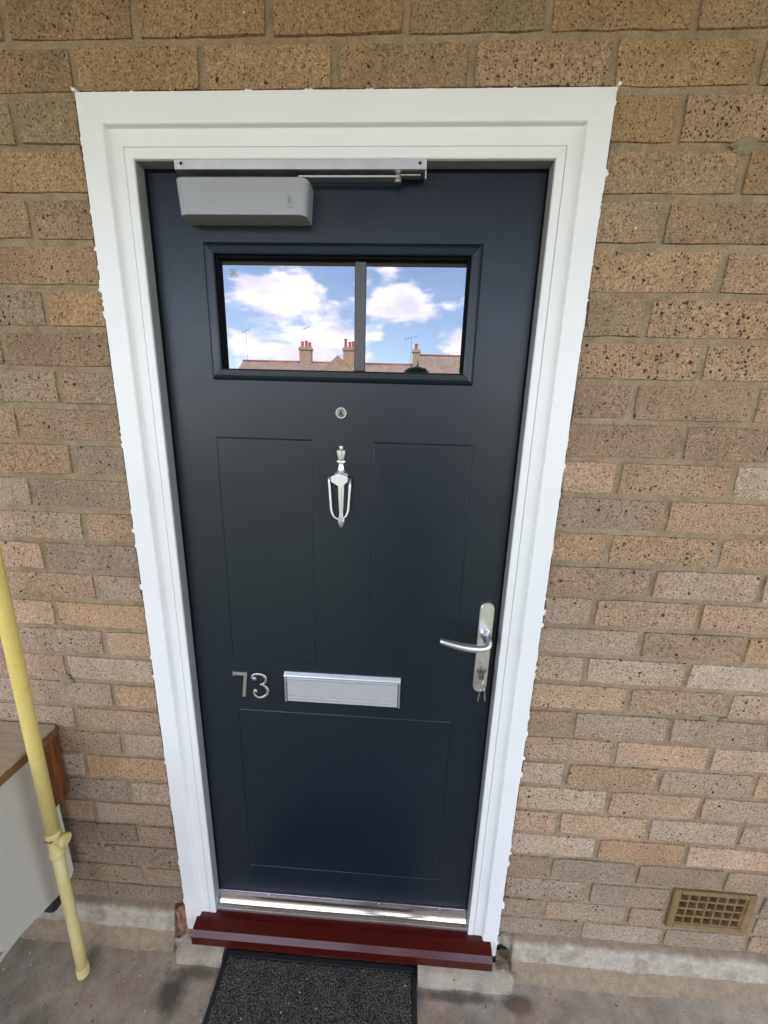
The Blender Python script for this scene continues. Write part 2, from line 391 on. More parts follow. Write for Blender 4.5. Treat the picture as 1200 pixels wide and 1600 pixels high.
# ================================================================== the setting
def grid_floor():
    b = bmesh.new(); nx, ny = 130, 60; x0, x1, y0, y1 = -2.6, 3.0, -1.75, .12
    vs = [[b.verts.new((x0+(x1-x0)*i/nx, y0+(y1-y0)*j/ny, FLOOR+.003*nz(i*.31, j*.31)+.0012*nz(i*1.3, j*1.3, 4))) for i in range(nx+1)] for j in range(ny+1)]
    for j in range(ny):
        for i in range(nx): f = b.faces.new((vs[j][i], vs[j][i+1], vs[j+1][i+1], vs[j+1][i])); f.smooth = True
    ed = [vs[0][i] for i in range(nx+1)]; lo = [b.verts.new((v.co.x, v.co.y, FLOOR-.2)) for v in ed]
    for i in range(nx): b.faces.new((lo[i], lo[i+1], ed[i+1], ed[i]))
    m = bpy.data.meshes.new('walkway_floor'); b.to_mesh(m); b.free(); return link('walkway_floor', m, M['floor'])
tag(grid_floor(), kind='structure')
tag(B().box(-2.6, 3.0, -1.95, .3, 2.36, 2.72).obj('ceiling', M['soffit']), kind='structure')
tag(B().box(-60, 60, -90, 12, -3.1, -3.0).obj('ground', M['grass']), kind='structure')
tag(B().box(-60, 60, -24, -16, -2.999, -2.99).obj('road', M['tarmac']), kind='structure')
# rest of the block the door belongs to: storeys above and below, and what lies behind the wall
blk = empty('flats_building', (0, 2, -3)); tag(blk, 'brick block of flats that the walkway and the dark front door belong to', 'building')
B().box(-9, 9, .30, 8, -3, 7.0).obj('wall', M['yellowbrick'], blk)
B().box(-9, 9, 0.02, .30, 2.72, 7.0).obj('upper_wall', M['yellowbrick'], blk)
B().box(-9, 9, -1.76, .30, -.75, FLOOR-.2).obj('walkway_slab', M['step'], blk)
B().box(-9, 9, -.35, 8.2, 7.0, 7.25).obj('roof', M['greytile'], blk)

# ================================================================== brick wall
wall = empty('brick_wall', (0, 0, 0)); tag(wall, 'buff brick wall with tan mortar surrounding the dark front door', 'wall')
J = {i: z for i, z in enumerate([2.0241, 1.9515, 1.8755, 1.8015, 1.7264, 1.6488, 1.5739, 1.4995, 1.4255, 1.3511, 1.2765, 1.2010, 1.1261, 1.0517, .9782, .9050, .831, .7564, .6806, .6066, .5308, .4511, .3735, .2965, .2180, .1400, .0694, -.0028])}
for k in range(1, 8): J[-k] = 2.0241+.075*k
# mortar bed (openings left for the door and the air vent)
OX0, OX1, OZ1 = -.432, .440, 1.930
VX0, VX1, VZ0, VZ1 = .910, 1.115, .086, .2125
def mortar():
    b = bmesh.new()
    def rect(x0, x1, z0, z1, st=.014):
        nx = max(1, int((x1-x0)/st)); nzz = max(1, int((z1-z0)/st))
        vs = [[b.verts.new((x0+(x1-x0)*i/nx,   .0036+.0016*nz((x0+(x1-x0)*i/nx)*40, (z0+(z1-z0)*j/nzz)*40)+.001*nz((x0+(x1-x0)*i/nx)*130, (z0+(z1-z0)*j/nzz)*130, 7), z0+(z1-z0)*j/nzz)) for i in range(nx+1)] for j in range(nzz+1)]
        for j in range(nzz):
            for i in range(nx): f = b.faces.new((vs[j][i], vs[j][i+1], vs[j+1][i+1], vs[j+1][i])); f.smooth = True
    rect(-2.2, OX0, -.02, OZ1); rect(OX1, VX0, -.02, OZ1); rect(VX1, 2.5, -.02, OZ1); rect(VX0, VX1, -.02, VZ0); rect(VX0, VX1, VZ1, OZ1)
    rect(-2.2, 2.5, OZ1, 2.36)
    m = bpy.data.meshes.new('mortar'); b.to_mesh(m); b.free(); return link('mortar', m, M['mortar'], wall)
mortar()
B().box(-2.2, OX0-.002, .012, .30, -.3, 2.36).box(OX1+.002, 2.5, .012, .30, -.3, 2.36).box(OX0-.002, OX1+.002, .012, .30, OZ1+.002, 2.36).obj('backing', M['dark'], wall)

BH = .065
def brick_mesh(seed, nx=5, unit=.215):
    rs = random.Random(seed); b = bmesh.new(); W, H = unit, BH; nzz = 2
    g = []
    for j in range(nzz+1):
        row = []
        for i in range(nx+1):
            ex = i in (0, nx); ez = j in (0, nzz)
            x = -W/2 + W*i/nx; z = -H/2+H*j/nzz
            x += (rs.uniform(.0008, .0032) if i == 0 else -rs.uniform(.0008, .0032) if i == nx else rs.uniform(-.004, .004))
            z += (rs.uniform(.0006, .0028) if j == 0 else -rs.uniform(.0006, .0028) if j == nzz else rs.uniform(-.003, .003))
            if ex and ez and rs.random() < .3: x *= .985; z *= .93
            row.append(b.verts.new((x, rs.uniform(-.0009, .0009), z)))
        g.append(row)
    for j in range(nzz):
        for i in range(nx): b.faces.new((g[j][i], g[j][i+1], g[j+1][i+1], g[j+1][i]))
    loop = g[0][:] + [g[j][nx] for j in range(1, nzz+1)] + [g[nzz][i] for i in range(nx-1, -1, -1)] + [g[j][0] for j in range(nzz-1, 0, -1)]
    out = []
    for v in loop:
        x = max(-W/2, min(W/2, v.co.x*1.012)); z = max(-H/2, min(H/2, v.co.z*1.055))
        out.append(b.verts.new((x, .0085, z)))
    n = len(loop)
    for i in range(n): b.faces.new((loop[i], out[i], out[(i+1) % n], loop[(i+1) % n]))
    bmesh.ops.recalc_face_normals(b, faces=b.faces[:])
    # make sure the front faces the walkway
    f = max(b.faces, key=lambda f: f.calc_area())
    if f.normal.y > 0: bmesh.ops.reverse_faces(b, faces=b.faces[:])
    m = bpy.data.meshes.new('brick'); b.to_mesh(m); b.free(); m.materials.append(M['brick']); return m
FULL = [brick_mesh(100+i) for i in range(9)]; HALF = [brick_mesh(200+i, 3, .11) for i in range(10)]
courses = {}
Rp = {2: .568, 3: .686, 4: .571, 5: .686, 6: .571, 7: .686, 8: .573, 9: .682, 10: .569, 11: .679, 12: .575, 13: .680, 14: .568, 15: .682, 16: .573, 17: .682, 18: .565, 19: .675, 20: .570, 21: .685, 22: .573, 23: .682, 24: .571, 25: .685, 26: .574, 27: .684}
Lp = {2: -.581, 4: -.58, 6: -.582, 8: -.58, 10: -.577, 12: -.578, 14: -.573, 16: -.575, 18: -.575, 20: -.572, 22: -.575, 24: -.569, 26: -.572}
spans = []   # (x0, x1, course) between joint centres
for c in range(-6, 28):
    if c >= 2:
        xs = [.425] + [Rp[c]+.2255*k for k in range(0, 9)]
        xs2 = [Lp.get(c, -.686)-.225*k for k in range(0, 8)][::-1] + [-.420]
        segs = list(zip(xs[:-1], xs[1:])) + list(zip(xs2[:-1], xs2[1:]))
        if c in (25, 26):
            segs = [s for s in segs if s[1] < .90 or s[0] > 1.13]
            segs += [(.80, .900)] if c == 26 else []
            segs += [(1.134, 1.25 if c == 25 else 1.135+.14)] if True else []
            segs = [s for s in segs if not (s[0] > 1.13 and s[0] < 1.24 and s[0] != 1.134)]
            if c == 25: segs = [s for s in segs if not (.68 < s[0] < .69)] + [(.685, .900)]
    else:
        base = {1: -.459, 0: -.569}.get(c, -.459 if c % 2 else -.569)
        xs = [base+.2268*k for k in range(-6, 13)]
        segs = list(zip(xs[:-1], xs[1:]))
    for s in segs: spans.append((s[0], s[1], c))
def screen(p):
    d = _M.transposed() @ (Vector(p)-CAM)
    return (600+600*d.x/d.y, 800-600*d.z/d.y) if d.y > 0 else (-9999, -9999)
PAL = [(.350, .242, .160), (.350, .258, .180), (.325, .238, .170), (.375, .262, .172), (.300, .212, .145), (.375, .288, .212), (.385, .292, .212), (.300, .225, .165), (.365, .240, .145), (.345, .262, .190), (.395, .275, .185)]
HEAVY = {(7, .43): .95, (7, .686): .95, (6, .571): .8, (2, .568): .75, (12, .575): .5, (1, .229): .6, (5, .686): .5, (20, .57): .55}
rs = random.Random(11); far = B(); n_ind = 0
for x0, x1, c in spans:
    if x1 < -2.2 or x0 > 2.5: continue
    zt, zb = J[c-1], J[c]; zc = (zt+zb)/2
    jw = .0105
    edge_l = abs(x1+.420) < 1e-6 and c >= 2; edge_r = abs(x0-.425) < 1e-6 and c >= 2
    a = x0 + (0 if edge_r else jw/2); b = x1 - (0 if edge_l else jw/2)
    if c == 26 and x0 == .80: b = .895
    L = b-a; h = (zt-zb-.0098)/BH
    pts = [screen((x, 0, z)) for x in (a, b) for z in (zb, zt)]
    vis = max(p[0] for p in pts) > -8 and min(p[0] for p in pts) < 1208 and max(p[1] for p in pts) > -8
    half = L < .16
    me = rs.choice(HALF if half else FULL); unit = .11 if half else .215
    ang = 0
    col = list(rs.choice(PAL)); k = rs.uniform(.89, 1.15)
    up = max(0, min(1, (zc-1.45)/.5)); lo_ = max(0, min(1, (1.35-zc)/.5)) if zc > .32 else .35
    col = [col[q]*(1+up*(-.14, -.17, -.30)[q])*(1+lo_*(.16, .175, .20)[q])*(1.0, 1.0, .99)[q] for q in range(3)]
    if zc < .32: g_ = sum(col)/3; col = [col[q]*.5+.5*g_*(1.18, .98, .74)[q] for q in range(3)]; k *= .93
    alpha = rs.choice([.04, .08, .12, .18, .25, .35])
    for (hc, hx), av in HEAVY.items():
        if hc == c and abs(hx-x0) < .02: alpha = av; col = [.37, .255, .16]; k = 1
    mat = Matrix.Translation(((a+b)/2, rs.uniform(-.0012, .0012), zc)) @ Matrix.Rotation(rs.uniform(-.006, .006), 4, 'Y') @ Matrix.Diagonal((L/unit*(-1 if False else 1), 1, h, 1))
    if vis:
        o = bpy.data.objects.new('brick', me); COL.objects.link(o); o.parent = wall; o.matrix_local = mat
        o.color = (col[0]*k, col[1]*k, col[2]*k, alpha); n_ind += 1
    else:
        t = bmesh.new(); t.from_mesh(me); t.transform(mat); far._add(t)
o = far.obj('brickwork', M['brick_far'], wall); o['kind'] = 'stuff'
print('bricks in view', n_ind)

# mortar smears on the brick faces
def patch(name, x, z, rx, rz, mat, seed, y=-.0025, parent=wall):
    r = random.Random(seed); b = bmesh.new(); c = b.verts.new((x, y-.0015, z)); n = 18
    ring = [b.verts.new((x+rx*math.cos(2*math.pi*i/n)*r.uniform(.72, 1.1), y+.003, z+rz*math.sin(2*math.pi*i/n)*r.uniform(.72, 1.1))) for i in range(n)]
    mid = [b.verts.new((x+(v.co.x-x)*.75, y, z+(v.co.z-z)*.75)) for v in ring]
    for i in range(n):
        b.faces.new((c, mid[i], mid[(i+1) % n])); b.faces.new((mid[i], ring[i], ring[(i+1) % n], mid[(i+1) % n]))
    bmesh.ops.recalc_face_normals(b, faces=b.faces[:])
    m = bpy.data.meshes.new(name); b.to_mesh(m); b.free(); return link(name, m, mat, parent)
patch('mortar_smear', .680, 1.876, .024, .015, M['cement'], 1)
patch('mortar_smear', -.695, .755, .019, .020, M['cement'], 2)
patch('mortar_smear', .875, .759, .024, .011, M['cement'], 3)
patch('mortar_smear', .905, .757, .012, .008, M['roughbrick'], 4, y=-.0028)

# cement plinth at the foot of the wall
def plinth(x0, x1, seed):
    b = bmesh.new(); prof = [(.006, .004), (-.012, .000), (-.0205, -.008), (-.0225, -.035), (-.025, -.070), (-.031, -.077), (-.033, -.098), (-.040, -.116), (-.052, FLOOR-.004)]
    n = max(2, int((x1-x0)/.012)); rows = []
    for i in range(n+1):
        x = x0+(x1-x0)*i/n
        rows.append([b.verts.new((x, y+.0022*nz(x*22, k*.9, seed)+.0012*nz(x*90, k*2.0, seed), z+.0030*nz(x*9, k*1.3, seed+3)+.0012*nz(x*60, k, seed))) for k, (y, z) in enumerate(prof)])
    for i in range(n):
        for k in range(len(prof)-1): f = b.faces.new((rows[i][k], rows[i][k+1], rows[i+1][k+1], rows[i+1][k])); f.smooth = True
    for r_, rev in ((rows[0], 0), (rows[-1], 1)):
        e = [b.verts.new((r_[0].co.x, .012, FLOOR))]
        f = b.faces.new((list(r_)+e)[::-1] if not rev else list(r_)+e)
    bmesh.ops.recalc_face_normals(b, faces=b.faces[:])
    m = bpy.data.meshes.new('plinth'); b.to_mesh(m); b.free(); return link('plinth', m, M['plinth'], wall)
plinth(-2.2, -.484, 1); plinth(.497, 2.5, 5)
def rubble(name, x0, x1, y0, y1, z0, z1, seed, mat, amp=.006, parent=wall):
    t = bmesh.new(); bmesh.ops.create_cube(t, size=1); bmesh.ops.subdivide_edges(t, edges=t.edges[:], cuts=5, use_grid_fill=True)
    for v in t.verts:
        p = Vector(((x0+x1)/2+v.co.x*(x1-x0), (y0+y1)/2+v.co.y*(y1-y0), (z0+z1)/2+v.co.z*(z1-z0)))
        v.co = p+Vector((nz(p.x*70, p.y*70, p.z*70+seed), nz(p.x*70+9, p.y*70, p.z*70+seed), nz(p.x*70, p.y*70+9, p.z*70+seed)))*amp
    m = bpy.data.meshes.new(name); t.to_mesh(m); t.free(); return link(name, m, mat, parent)
rubble('broken_brick_end', -.482, -.425, -.016, .02, -.085, .012, 3, M['roughbrick'], .010)
rubble('broken_brick_end', -.50, -.44, -.032, .01, -.128, -.088, 5, M['floor'], .008)
rubble('broken_brick_end', .452, .500, -.006, .02, -.05, .000, 8, M['plinth'], .010)
rubble('broken_brick_end', .458, .505, -.036, .01, -.128, -.090, 9, M['plinth'], .008)

# air vent built into the wall
av = empty('air_vent', (1.0125, 0, .15)); av.parent = wall; av['label'] = 'ochre terracotta air brick with a grid of square holes, low in the wall'
def vent():
    b = B(); x0, x1, z0, z1 = .905, 1.120, .081, .2175
    ix0, ix1, iz0, iz1 = .924, 1.096, .094, .205; yf = -.005
    b.box(x0, ix0, yf, .03, z0, z1, .0025); b.box(ix1+.003, x1, yf+.001, .03, z0, z1, .0025)
    b.box(ix0, ix1+.003, yf, .03, iz1, z1, .002); b.box(ix0, ix1+.003, yf, .03, z0, iz0, .002)
    return b, ix0, ix1, iz0, iz1
b, ix0, ix1, iz0, iz1 = vent(); b.obj('vent_rim', M['terracotta'], av)
b = B(); cw = (ix1-ix0)/7; ch = (iz1-iz0)/4
for i in range(8): b.box(ix0+cw*i-.0024, ix0+cw*i+.0024, -.0015, .028, iz0, iz1, .0012)
for j in range(5): b.box(ix0, ix1, -.0008, .028, iz0+ch*j-.0027, iz0+ch*j+.0027, .0012)
b.obj('grille', M['terracotta'], av)
B().box(ix0-.005, ix1+.01, .026, .03, iz0-.005, iz1+.005).obj('backplate', M['dark'], av)

# ================================================================== door frame
fr = empty('door_frame', (0, 0, 0)); tag(fr, 'white painted door frame with oxblood red sill and polished threshold strip', 'door frame')
FX0, FX1, FZ1 = -.4440, .4500, 1.9400        # outer edge of the trim
WL, WR, WT = .0840, .0800, .0900             # total width of frame on each side
ZB = -.052
def fp(side, prof, name, mat, zb=ZB, parent=fr):
    b = bmesh.new(); A = []; C_ = []
    gap = .00012
    for d, y in prof:
        if side == 'L': A.append((FX0+d*WL, y, zb)); C_.append((FX0+d*WL, y, FZ1-d*WT-gap))
        elif side == 'R': A.append((FX1-d*WR, y, zb)); C_.append((FX1-d*WR, y, FZ1-d*WT-gap))
        else: A.append((FX0+d*WL+gap, y, FZ1-d*WT)); C_.append((FX1-d*WR-gap, y, FZ1-d*WT))
    a = [b.verts.new(p) for p in A]; c = [b.verts.new(p) for p in C_]; n = len(a)
    for i in range(n): b.faces.new((a[i], a[(i+1) % n], c[(i+1) % n], c[i]))
    b.faces.new(a[::-1]); b.faces.new(c)
    bmesh.ops.recalc_face_normals(b, faces=b.faces[:])
    m = bpy.data.meshes.new(name); b.to_mesh(m); b.free(); return link(name, m, mat, parent)
TRIM = [(0, .004), (0, -.0245), (.012, -.026), (.470, -.0262), (.490, -.0255), (.502, -.0236), (.508, -.0205), (.512, -.0180), (.518, -.0165), (.530, -.0158), (.545, -.0156), (.545, .004)]
BODY = [(.546, .004), (.546, -.0155), (.795, -.0152), (.805, -.0128), (.8055, .004)]
BEAD = [(.8065, .05), (.8065, -.0135), (.818, -.0158), (.985, -.0160), (1.0, -.0148), (1.0, .05)]
for s in 'LRT':
    fp(s, TRIM, 'trim', M['pvc']); fp(s, BODY, 'frame_member', M['pvc'], .0); fp(s, BEAD, 'stop_bead', M['pvc'], .0)
# grey strips lining the reveal; black strips paint the shadow at the door edge
ix0_, ix1_, iz1_ = FX0+WL, FX1-WR, FZ1-WT
B().box(ix0_-.001, ix0_+.0016, -.0125, .0100, .008, iz1_-.0002, .0003).obj('reveal_strip', M['reveal_grey'], fr)
B().box(ix1_-.0016, ix1_+.001, -.0125, .0100, .008, iz1_-.0002, .0003).obj('reveal_strip', M['reveal_grey'], fr)
B().box(ix0_+.0018, ix1_-.0018, -.0125, .0100, iz1_-.0016, iz1_+.001, .0003).obj('reveal_strip', M['reveal_grey'], fr)
B().box(ix0_+.0004, ix0_+.0058, .0101, .0118, .058, iz1_-.0002).obj('door_edge_shade', M['gasket'], fr)
B().box(ix1_-.0052, ix1_-.0004, .0101, .0118, .058, iz1_-.0002).obj('door_edge_shade', M['gasket'], fr)
B().box(ix0_+.0060, ix1_-.0054, .0101, .0118, iz1_-.0058, iz1_-.0004).obj('door_edge_shade', M['gasket'], fr)
# ragged caulk and the old paint line showing beside it
def ragged(name, mat, rows, amp, spike, seed, base=(.0, .0, .0), freq=1.0):
    # rows: (fraction of width, y); the bead is laid round the outer edge of the trim
    r = random.Random(seed); b = bmesh.new(); path = []; st = .0030
    n = int((FZ1-ZB)/st); n2 = int((FX1-FX0)/st)
    for i in range(n+1): path.append(((FX0, ZB+(FZ1-ZB)*i/n), (-1, 0), base[0]))
    for i in range(n2+1): path.append(((FX0+(FX1-FX0)*i/n2, FZ1), (0, 1), base[1]))
    for i in range(n+1): path.append(((FX1, FZ1-(FZ1-ZB)*i/n), (1, 0), base[2]))
    prev = None; run = 0; h = 0
    for i, ((x, z), (dx, dz), bs) in enumerate(path):
        v = max(0, nz(i*.07*freq, seed))*amp + max(0, nz(i*.45*freq, seed+5))*amp*.5
        if run <= 0 and r.random() < spike[0]: run = r.randint(1, 5); h = (.15+.85*r.random()**2.5)*spike[1]
        if run > 0: v += h*r.uniform(.4, 1); run -= 1
        w = bs + v*(.6 if dz else 1)
        p = [b.verts.new((x+dx*(w*f-.0015*(f == 0)), y+.0006*nz(i*.8, f*9), z+dz*(w*f-.0015*(f == 0)))) for f, y in rows]
        if prev:
            for k in range(len(rows)-1): b.faces.new((prev[k], prev[k+1], p[k+1], p[k]))
        prev = p
    bmesh.ops.recalc_face_normals(b, faces=b.faces[:])
    m = bpy.data.meshes.new(name); b.to_mesh(m); b.free(); return link(name, m, mat, fr)
ragged('old_paint_edge', M['oldred'], [(0, -.0030), (.95, -.0026), (1, -.0005)], .0060, (.02, .005), 3, (.0188, .0170, .0102), .5)
ragged('caulk', M['caulk'], [(0, -.0247), (.6, -.0235), (1, -.0205), (.4, -.008)], .0046, (.085, .0085), 9, (.0004, .0003, .0003))
for (x, z, s_) in ((-.4450, 1.941, .0022), (.4510, 1.9415, .0018)):
    rubble('caulk', x-s_, x+s_, -.028, -.004, z-s_*1.2, z+s_*1.2, x*50, M['caulk'], .003, fr)

# oxblood sill: sloping top, chamfer, front face
B().xprism([(-.004, .007), (-.026, .004), (-.0525, -.0030), (-.0625, -.0150), (-.0622, -.0450), (.06, -.0450), (.06, .007)], -.4100, .4315).obj('sill', M['sill'], fr)
# threshold: bright top lip, polished hollow, satin nose
th = B()
def cove():
    y0, z0, y1, z1 = .0115, .0560, -.0055, .0190
    return [(y0-(y0-y1)*math.sin(a*math.pi/2)**1.0*1.0 if False else y0-(y0-y1)*(1-math.cos(a*math.pi/2)), z0-(z0-z1)*math.sin(a*math.pi/2)) for a in [i/12 for i in range(13)]]
cv = cove()
b = bmesh.new(); L_, R_ = -.3560, .3660
a_ = [b.verts.new((L_, y, z)) for y, z in cv]; c_ = [b.verts.new((R_, y, z)) for y, z in cv]
for i in range(len(cv)-1): f = b.faces.new((a_[i], a_[i+1], c_[i+1], c_[i])); f.smooth = True
bmesh.ops.recalc_face_normals(b, faces=b.faces[:])
if b.faces[0:1] and list(b.faces)[0].normal.y > 0: bmesh.ops.reverse_faces(b, faces=b.faces[:])
m_ = bpy.data.meshes.new('weather_strip'); b.to_mesh(m_); b.free(); link('weather_strip', m_, M['chrome'], fr)
B().xprism([(.014, .0560), (.0100, .0560), (.0098, .0578), (.014, .0578)], L_, R_).xprism([(-.0052, .0192), (-.0095, .0180), (-.0105, .0155), (-.0105, .0075), (.02, .0075), (.02, .0192)], L_-.002, R_+.004).obj('threshold', M['nose'], fr)
b = B()
for x in (-.21, .00, .115, .29): b.lathe([(.0022, .0095), (.0018, .0085), (.0004, .0080)], (x, 0, .0545), 'Y', 10)
b.obj('screw', M['satin'], fr)

# cement fillet under the sill
def fillet(x0, x1):
    b = bmesh.new(); prof = [(-.02, -.090), (-.044, -.100), (-.052, -.105), (-.058, -.110), (-.064, -.116), (-.074, FLOOR-.006)]
    n = 40; rows = []
    for i in range(n+1):
        x = x0+(x1-x0)*i/n; en = min(1, min(x+.49, .52-x)/.03)
        rows.append([b.verts.new((x, y*(.6+.4*en)+.003*nz(x*25, k)+.0015*nz(x*80, k, 3), z+.004*nz(x*12, k*1.4, 6)-(1-en)*.02)) for k, (y, z) in enumerate(prof)])
    for i in range(n):
        for k in range(len(prof)-1): f = b.faces.new((rows[i][k], rows[i][k+1], rows[i+1][k+1], rows[i+1][k])); f.smooth = True
    m = bpy.data.meshes.new('cement_fillet'); b.to_mesh(m); b.free(); return link('cement_fillet', m, M['floor'], wall)
fillet(-.475, -.331); fillet(.2325, .505)

# ================================================================== door
YD = .012
door = empty('front_door', (0, .03, .06)); tag(door, 'dark anthracite front door with grooved panels, small window and number 73', 'door')
DX0, DX1, DZ0, DZ1 = -.3575, .3675, .0590, 1.8470
PANELS = [(-.264, -.058, .834, 1.372), (.069, .278, .832, 1.371), (-.260, .279, .160, .692)]
WIN = (-.246, .254, 1.500, 1.720)
def door_skin():
    b = bmesh.new()
    holes = PANELS+[WIN]
    xs = sorted({DX0, DX1, *[h[0] for h in holes], *[h[1] for h in holes]}); zs = sorted({DZ0, DZ1, *[h[2] for h in holes], *[h[3] for h in holes]})
    for i in range(len(xs)-1):
        for j in range(len(zs)-1):
            cx, cz = (xs[i]+xs[i+1])/2, (zs[j]+zs[j+1])/2
            if any(h[0] < cx < h[1] and h[2] < cz < h[3] for h in holes): continue
            b.faces.new([b.verts.new(p) for p in ((xs[i], YD, zs[j]), (xs[i+1], YD, zs[j]), (xs[i+1], YD, zs[j+1]), (xs[i], YD, zs[j+1]))])
    for (x0, x1, z0, z1) in [(DX0, DX1, DZ0, DZ1)]:
        y2 = .056
        for p in (((x0, YD, z0), (x0, y2, z0), (x0, y2, z1), (x0, YD, z1)), ((x1, YD, z0), (x1, YD, z1), (x1, y2, z1), (x1, y2, z0)), ((x0, YD, z1), (x0, y2, z1), (x1, y2, z1), (x1, YD, z1)), ((x0, YD, z0), (x1, YD, z0), (x1, y2, z0), (x0, y2, z0)), ((x0, y2, z0), (x1, y2, z0), (x1, y2, z1), (x0, y2, z1))):
            b.faces.new([b.verts.new(q) for q in p])
    bmesh.ops.remove_doubles(b, verts=b.verts[:], dist=1e-5)
    m = bpy.data.meshes.new('slab'); b.to_mesh(m); b.free(); return link('slab', m, M['door'], door)
door_skin()
def panel(p):
    x0, x1, z0, z1 = p; b = bmesh.new()
    loops = [(0, YD), (.0003, YD+.0002), (.0010, YD+.0010), (.0014, YD+.0010), (.0028, YD+.0002), (.0033, YD)]
    rings = [[b.verts.new(q) for q in ((x0+d, y, z0+d), (x1-d, y, z0+d), (x1-d, y, z1-d), (x0+d, y, z1-d))] for d, y in loops]
    for a, c in zip(rings[:-1], rings[1:]):
        for i in range(4): b.faces.new((a[i], a[(i+1) % 4], c[(i+1) % 4], c[i]))
    b.faces.new(rings[-1])
    bmesh.ops.recalc_face_normals(b, faces=b.faces[:])
    if list(b.faces)[-1].normal.y > 0: bmesh.ops.reverse_faces(b, faces=b.faces[:])
    m = bpy.data.meshes.new('panel'); b.to_mesh(m); b.free(); return link('panel', m, M['door'], door)
for p in PANELS: panel(p)

# small window: mitred cassette, black gasket, mirror-like coated glass, bar
win = empty('window', (0, YD, 1.61)); win.parent = door; win.location = Vector((0, YD, 1.61))-Vector((0, .03, .06))
def cassette(prof, name, mat, X0, X1, Z0, Z1, par, sides='LRTB'):
    for side in sides:
        b = bmesh.new(); A = []; C_ = []; g = .00025
        for d, y in prof:
            q = {'L': ((X0+d, y, Z0+d+g), (X0+d, y, Z1-d-g)), 'R': ((X1-d, y, Z0+d+g), (X1-d, y, Z1-d-g)), 'T': ((X0+d+g, y, Z1-d), (X1-d-g, y, Z1-d)), 'B': ((X0+d+g, y, Z0+d), (X1-d-g, y, Z0+d))}[side]
            A.append(q[0]); C_.append(q[1])
        a = [b.verts.new(p) for p in A]; c = [b.verts.new(p) for p in C_]; n = len(a)
        for i in range(n): b.faces.new((a[i], a[(i+1) % n], c[(i+1) % n], c[i]))
        b.faces.new(a); b.faces.new(c[::-1]); bmesh.ops.recalc_face_normals(b, faces=b.faces[:])
        m = bpy.data.meshes.new(name); b.to_mesh(m); b.free(); link(name, m, mat, par)
WX0, WX1, WZ0, WZ1 = -.2580, .2650, 1.4870, 1.7320
cassette([(0, YD+.001), (0, YD-.004), (.002, YD-.0065), (.005, YD-.0090), (.0085, YD-.0105), (.018, YD-.0112), (.0205, YD-.0100), (.0212, YD-.006), (.0212, YD+.010), (.001, YD+.010)], 'window_frame', M['door'], WX0, WX1, WZ0, WZ1, win)
cassette([(.0212, YD+.0095), (.0212, YD-.002), (.0225, YD-.003), (.0250, YD-.002), (.0265, YD+.008), (.0265, YD+.0095)], 'gasket', M['gasket'], WX0, WX1, WZ0, WZ1, win, 'LRT')
cassette([(.0212, YD+.0095), (.0212, YD+.004), (.0220, YD+.0045), (.0228, YD+.0080), (.0228, YD+.0095)], 'gasket', M['gasket'], WX0, WX1, WZ0, WZ1, win, 'B')
GY = YD+.0082
B().box(WX0+.0215, .0282, GY, GY+.004, WZ0+.0215, WZ1-.0215).obj('pane', M['glass'], win)
B().box(.0506, WX1-.0215, GY, GY+.004, WZ0+.0215, WZ1-.0215).obj('pane', M['glass'], win)
B().box(.0283, .0505, GY-.0030, GY+.004, WZ0+.0225, WZ1-.0262, .0018).obj('glazing_bar', M['muntin'], win)
# etched safety mark on the left pane
b = B(); mx, mz, q = -.208, 1.684, .0068
for z in (-q, q): b.box(mx-q, mx+q, GY-.0004, GY-.0002, mz+z-.0005, mz+z+.0005)
for x in (-q, q): b.box(mx+x-.0005, mx+x+.0005, GY-.0004, GY-.0002, mz-q, mz+q)
for i in range(4):
    a = math.pi/2*i+math.pi/4; b.sweep([(mx, GY-.0003, mz), (mx+q*.8*math.cos(a), GY-.0003, mz+q*.8*math.sin(a))], .0005, 4, .3)
b.sweep([(mx+.004*math.cos(i*.5236), GY-.0003, mz+.004*math.sin(i*.5236)) for i in range(12)], .0005, 4, .3, closed=True)
b.obj('etched_mark', M['etch'], win)

# door viewer
b = B(); sx, sz = .0035, 1.4275
b.lathe([(.0118, YD), (.0118, YD-.0022), (.0108, YD-.0034), (.0094, YD-.0034), (.0088, YD-.0020)], (sx, 0, sz), 'Y', 28)
v_ = b.obj('door_viewer', M['lock'], door)
B().lathe([(.0086, YD-.0018), (.0082, YD-.0022), (.0058, YD-.0025), (.0052, YD-.0034), (.0034, YD-.0040)], (sx, 0, sz), 'Y', 24).obj('lens_ring', M['viewer'], v_)
B().lathe([(.0033, YD-.0041), (.0022, YD-.0047), (.0006, YD-.0050)], (sx, 0, sz), 'Y', 18).obj('lens', M['window'], v_)

# knocker
kn = empty('knocker', (0, YD, 1.27)); kn.parent = door; kn.location = Vector((0, YD, 1.27))-Vector((0, .03, .06))
kx = .0035; kz = 1.3605; u = .1945e-3
def K(zx, zy): return kx+(zx-388)*u, kz-(zy-560)*u
def kl(prof, name, mat=M['satin'], sy=.55):     # prof (half width px, zoom y)
    b = B(); b.lathe([(w*u, kz-(y-560)*u) for w, y in prof], (kx, YD-.001, 0), 'Z', 20, 1, sy); return b.obj(name, mat, kn)
kl([(16, 560), (19, 566), (19, 588), (15, 592)], 'finial', sy=.8)
kl([(15, 592), (40, 600), (52, 606), (50, 618), (46, 650), (34, 690), (30, 704)], 'urn')
kl([(30, 704), (46, 712), (50, 722), (46, 738), (30, 744), (26, 760), (28, 780), (34, 810), (48, 832), (66, 850), (80, 870), (80, 900)], 'neck')
b = B(); pz = kz-(920-560)*u
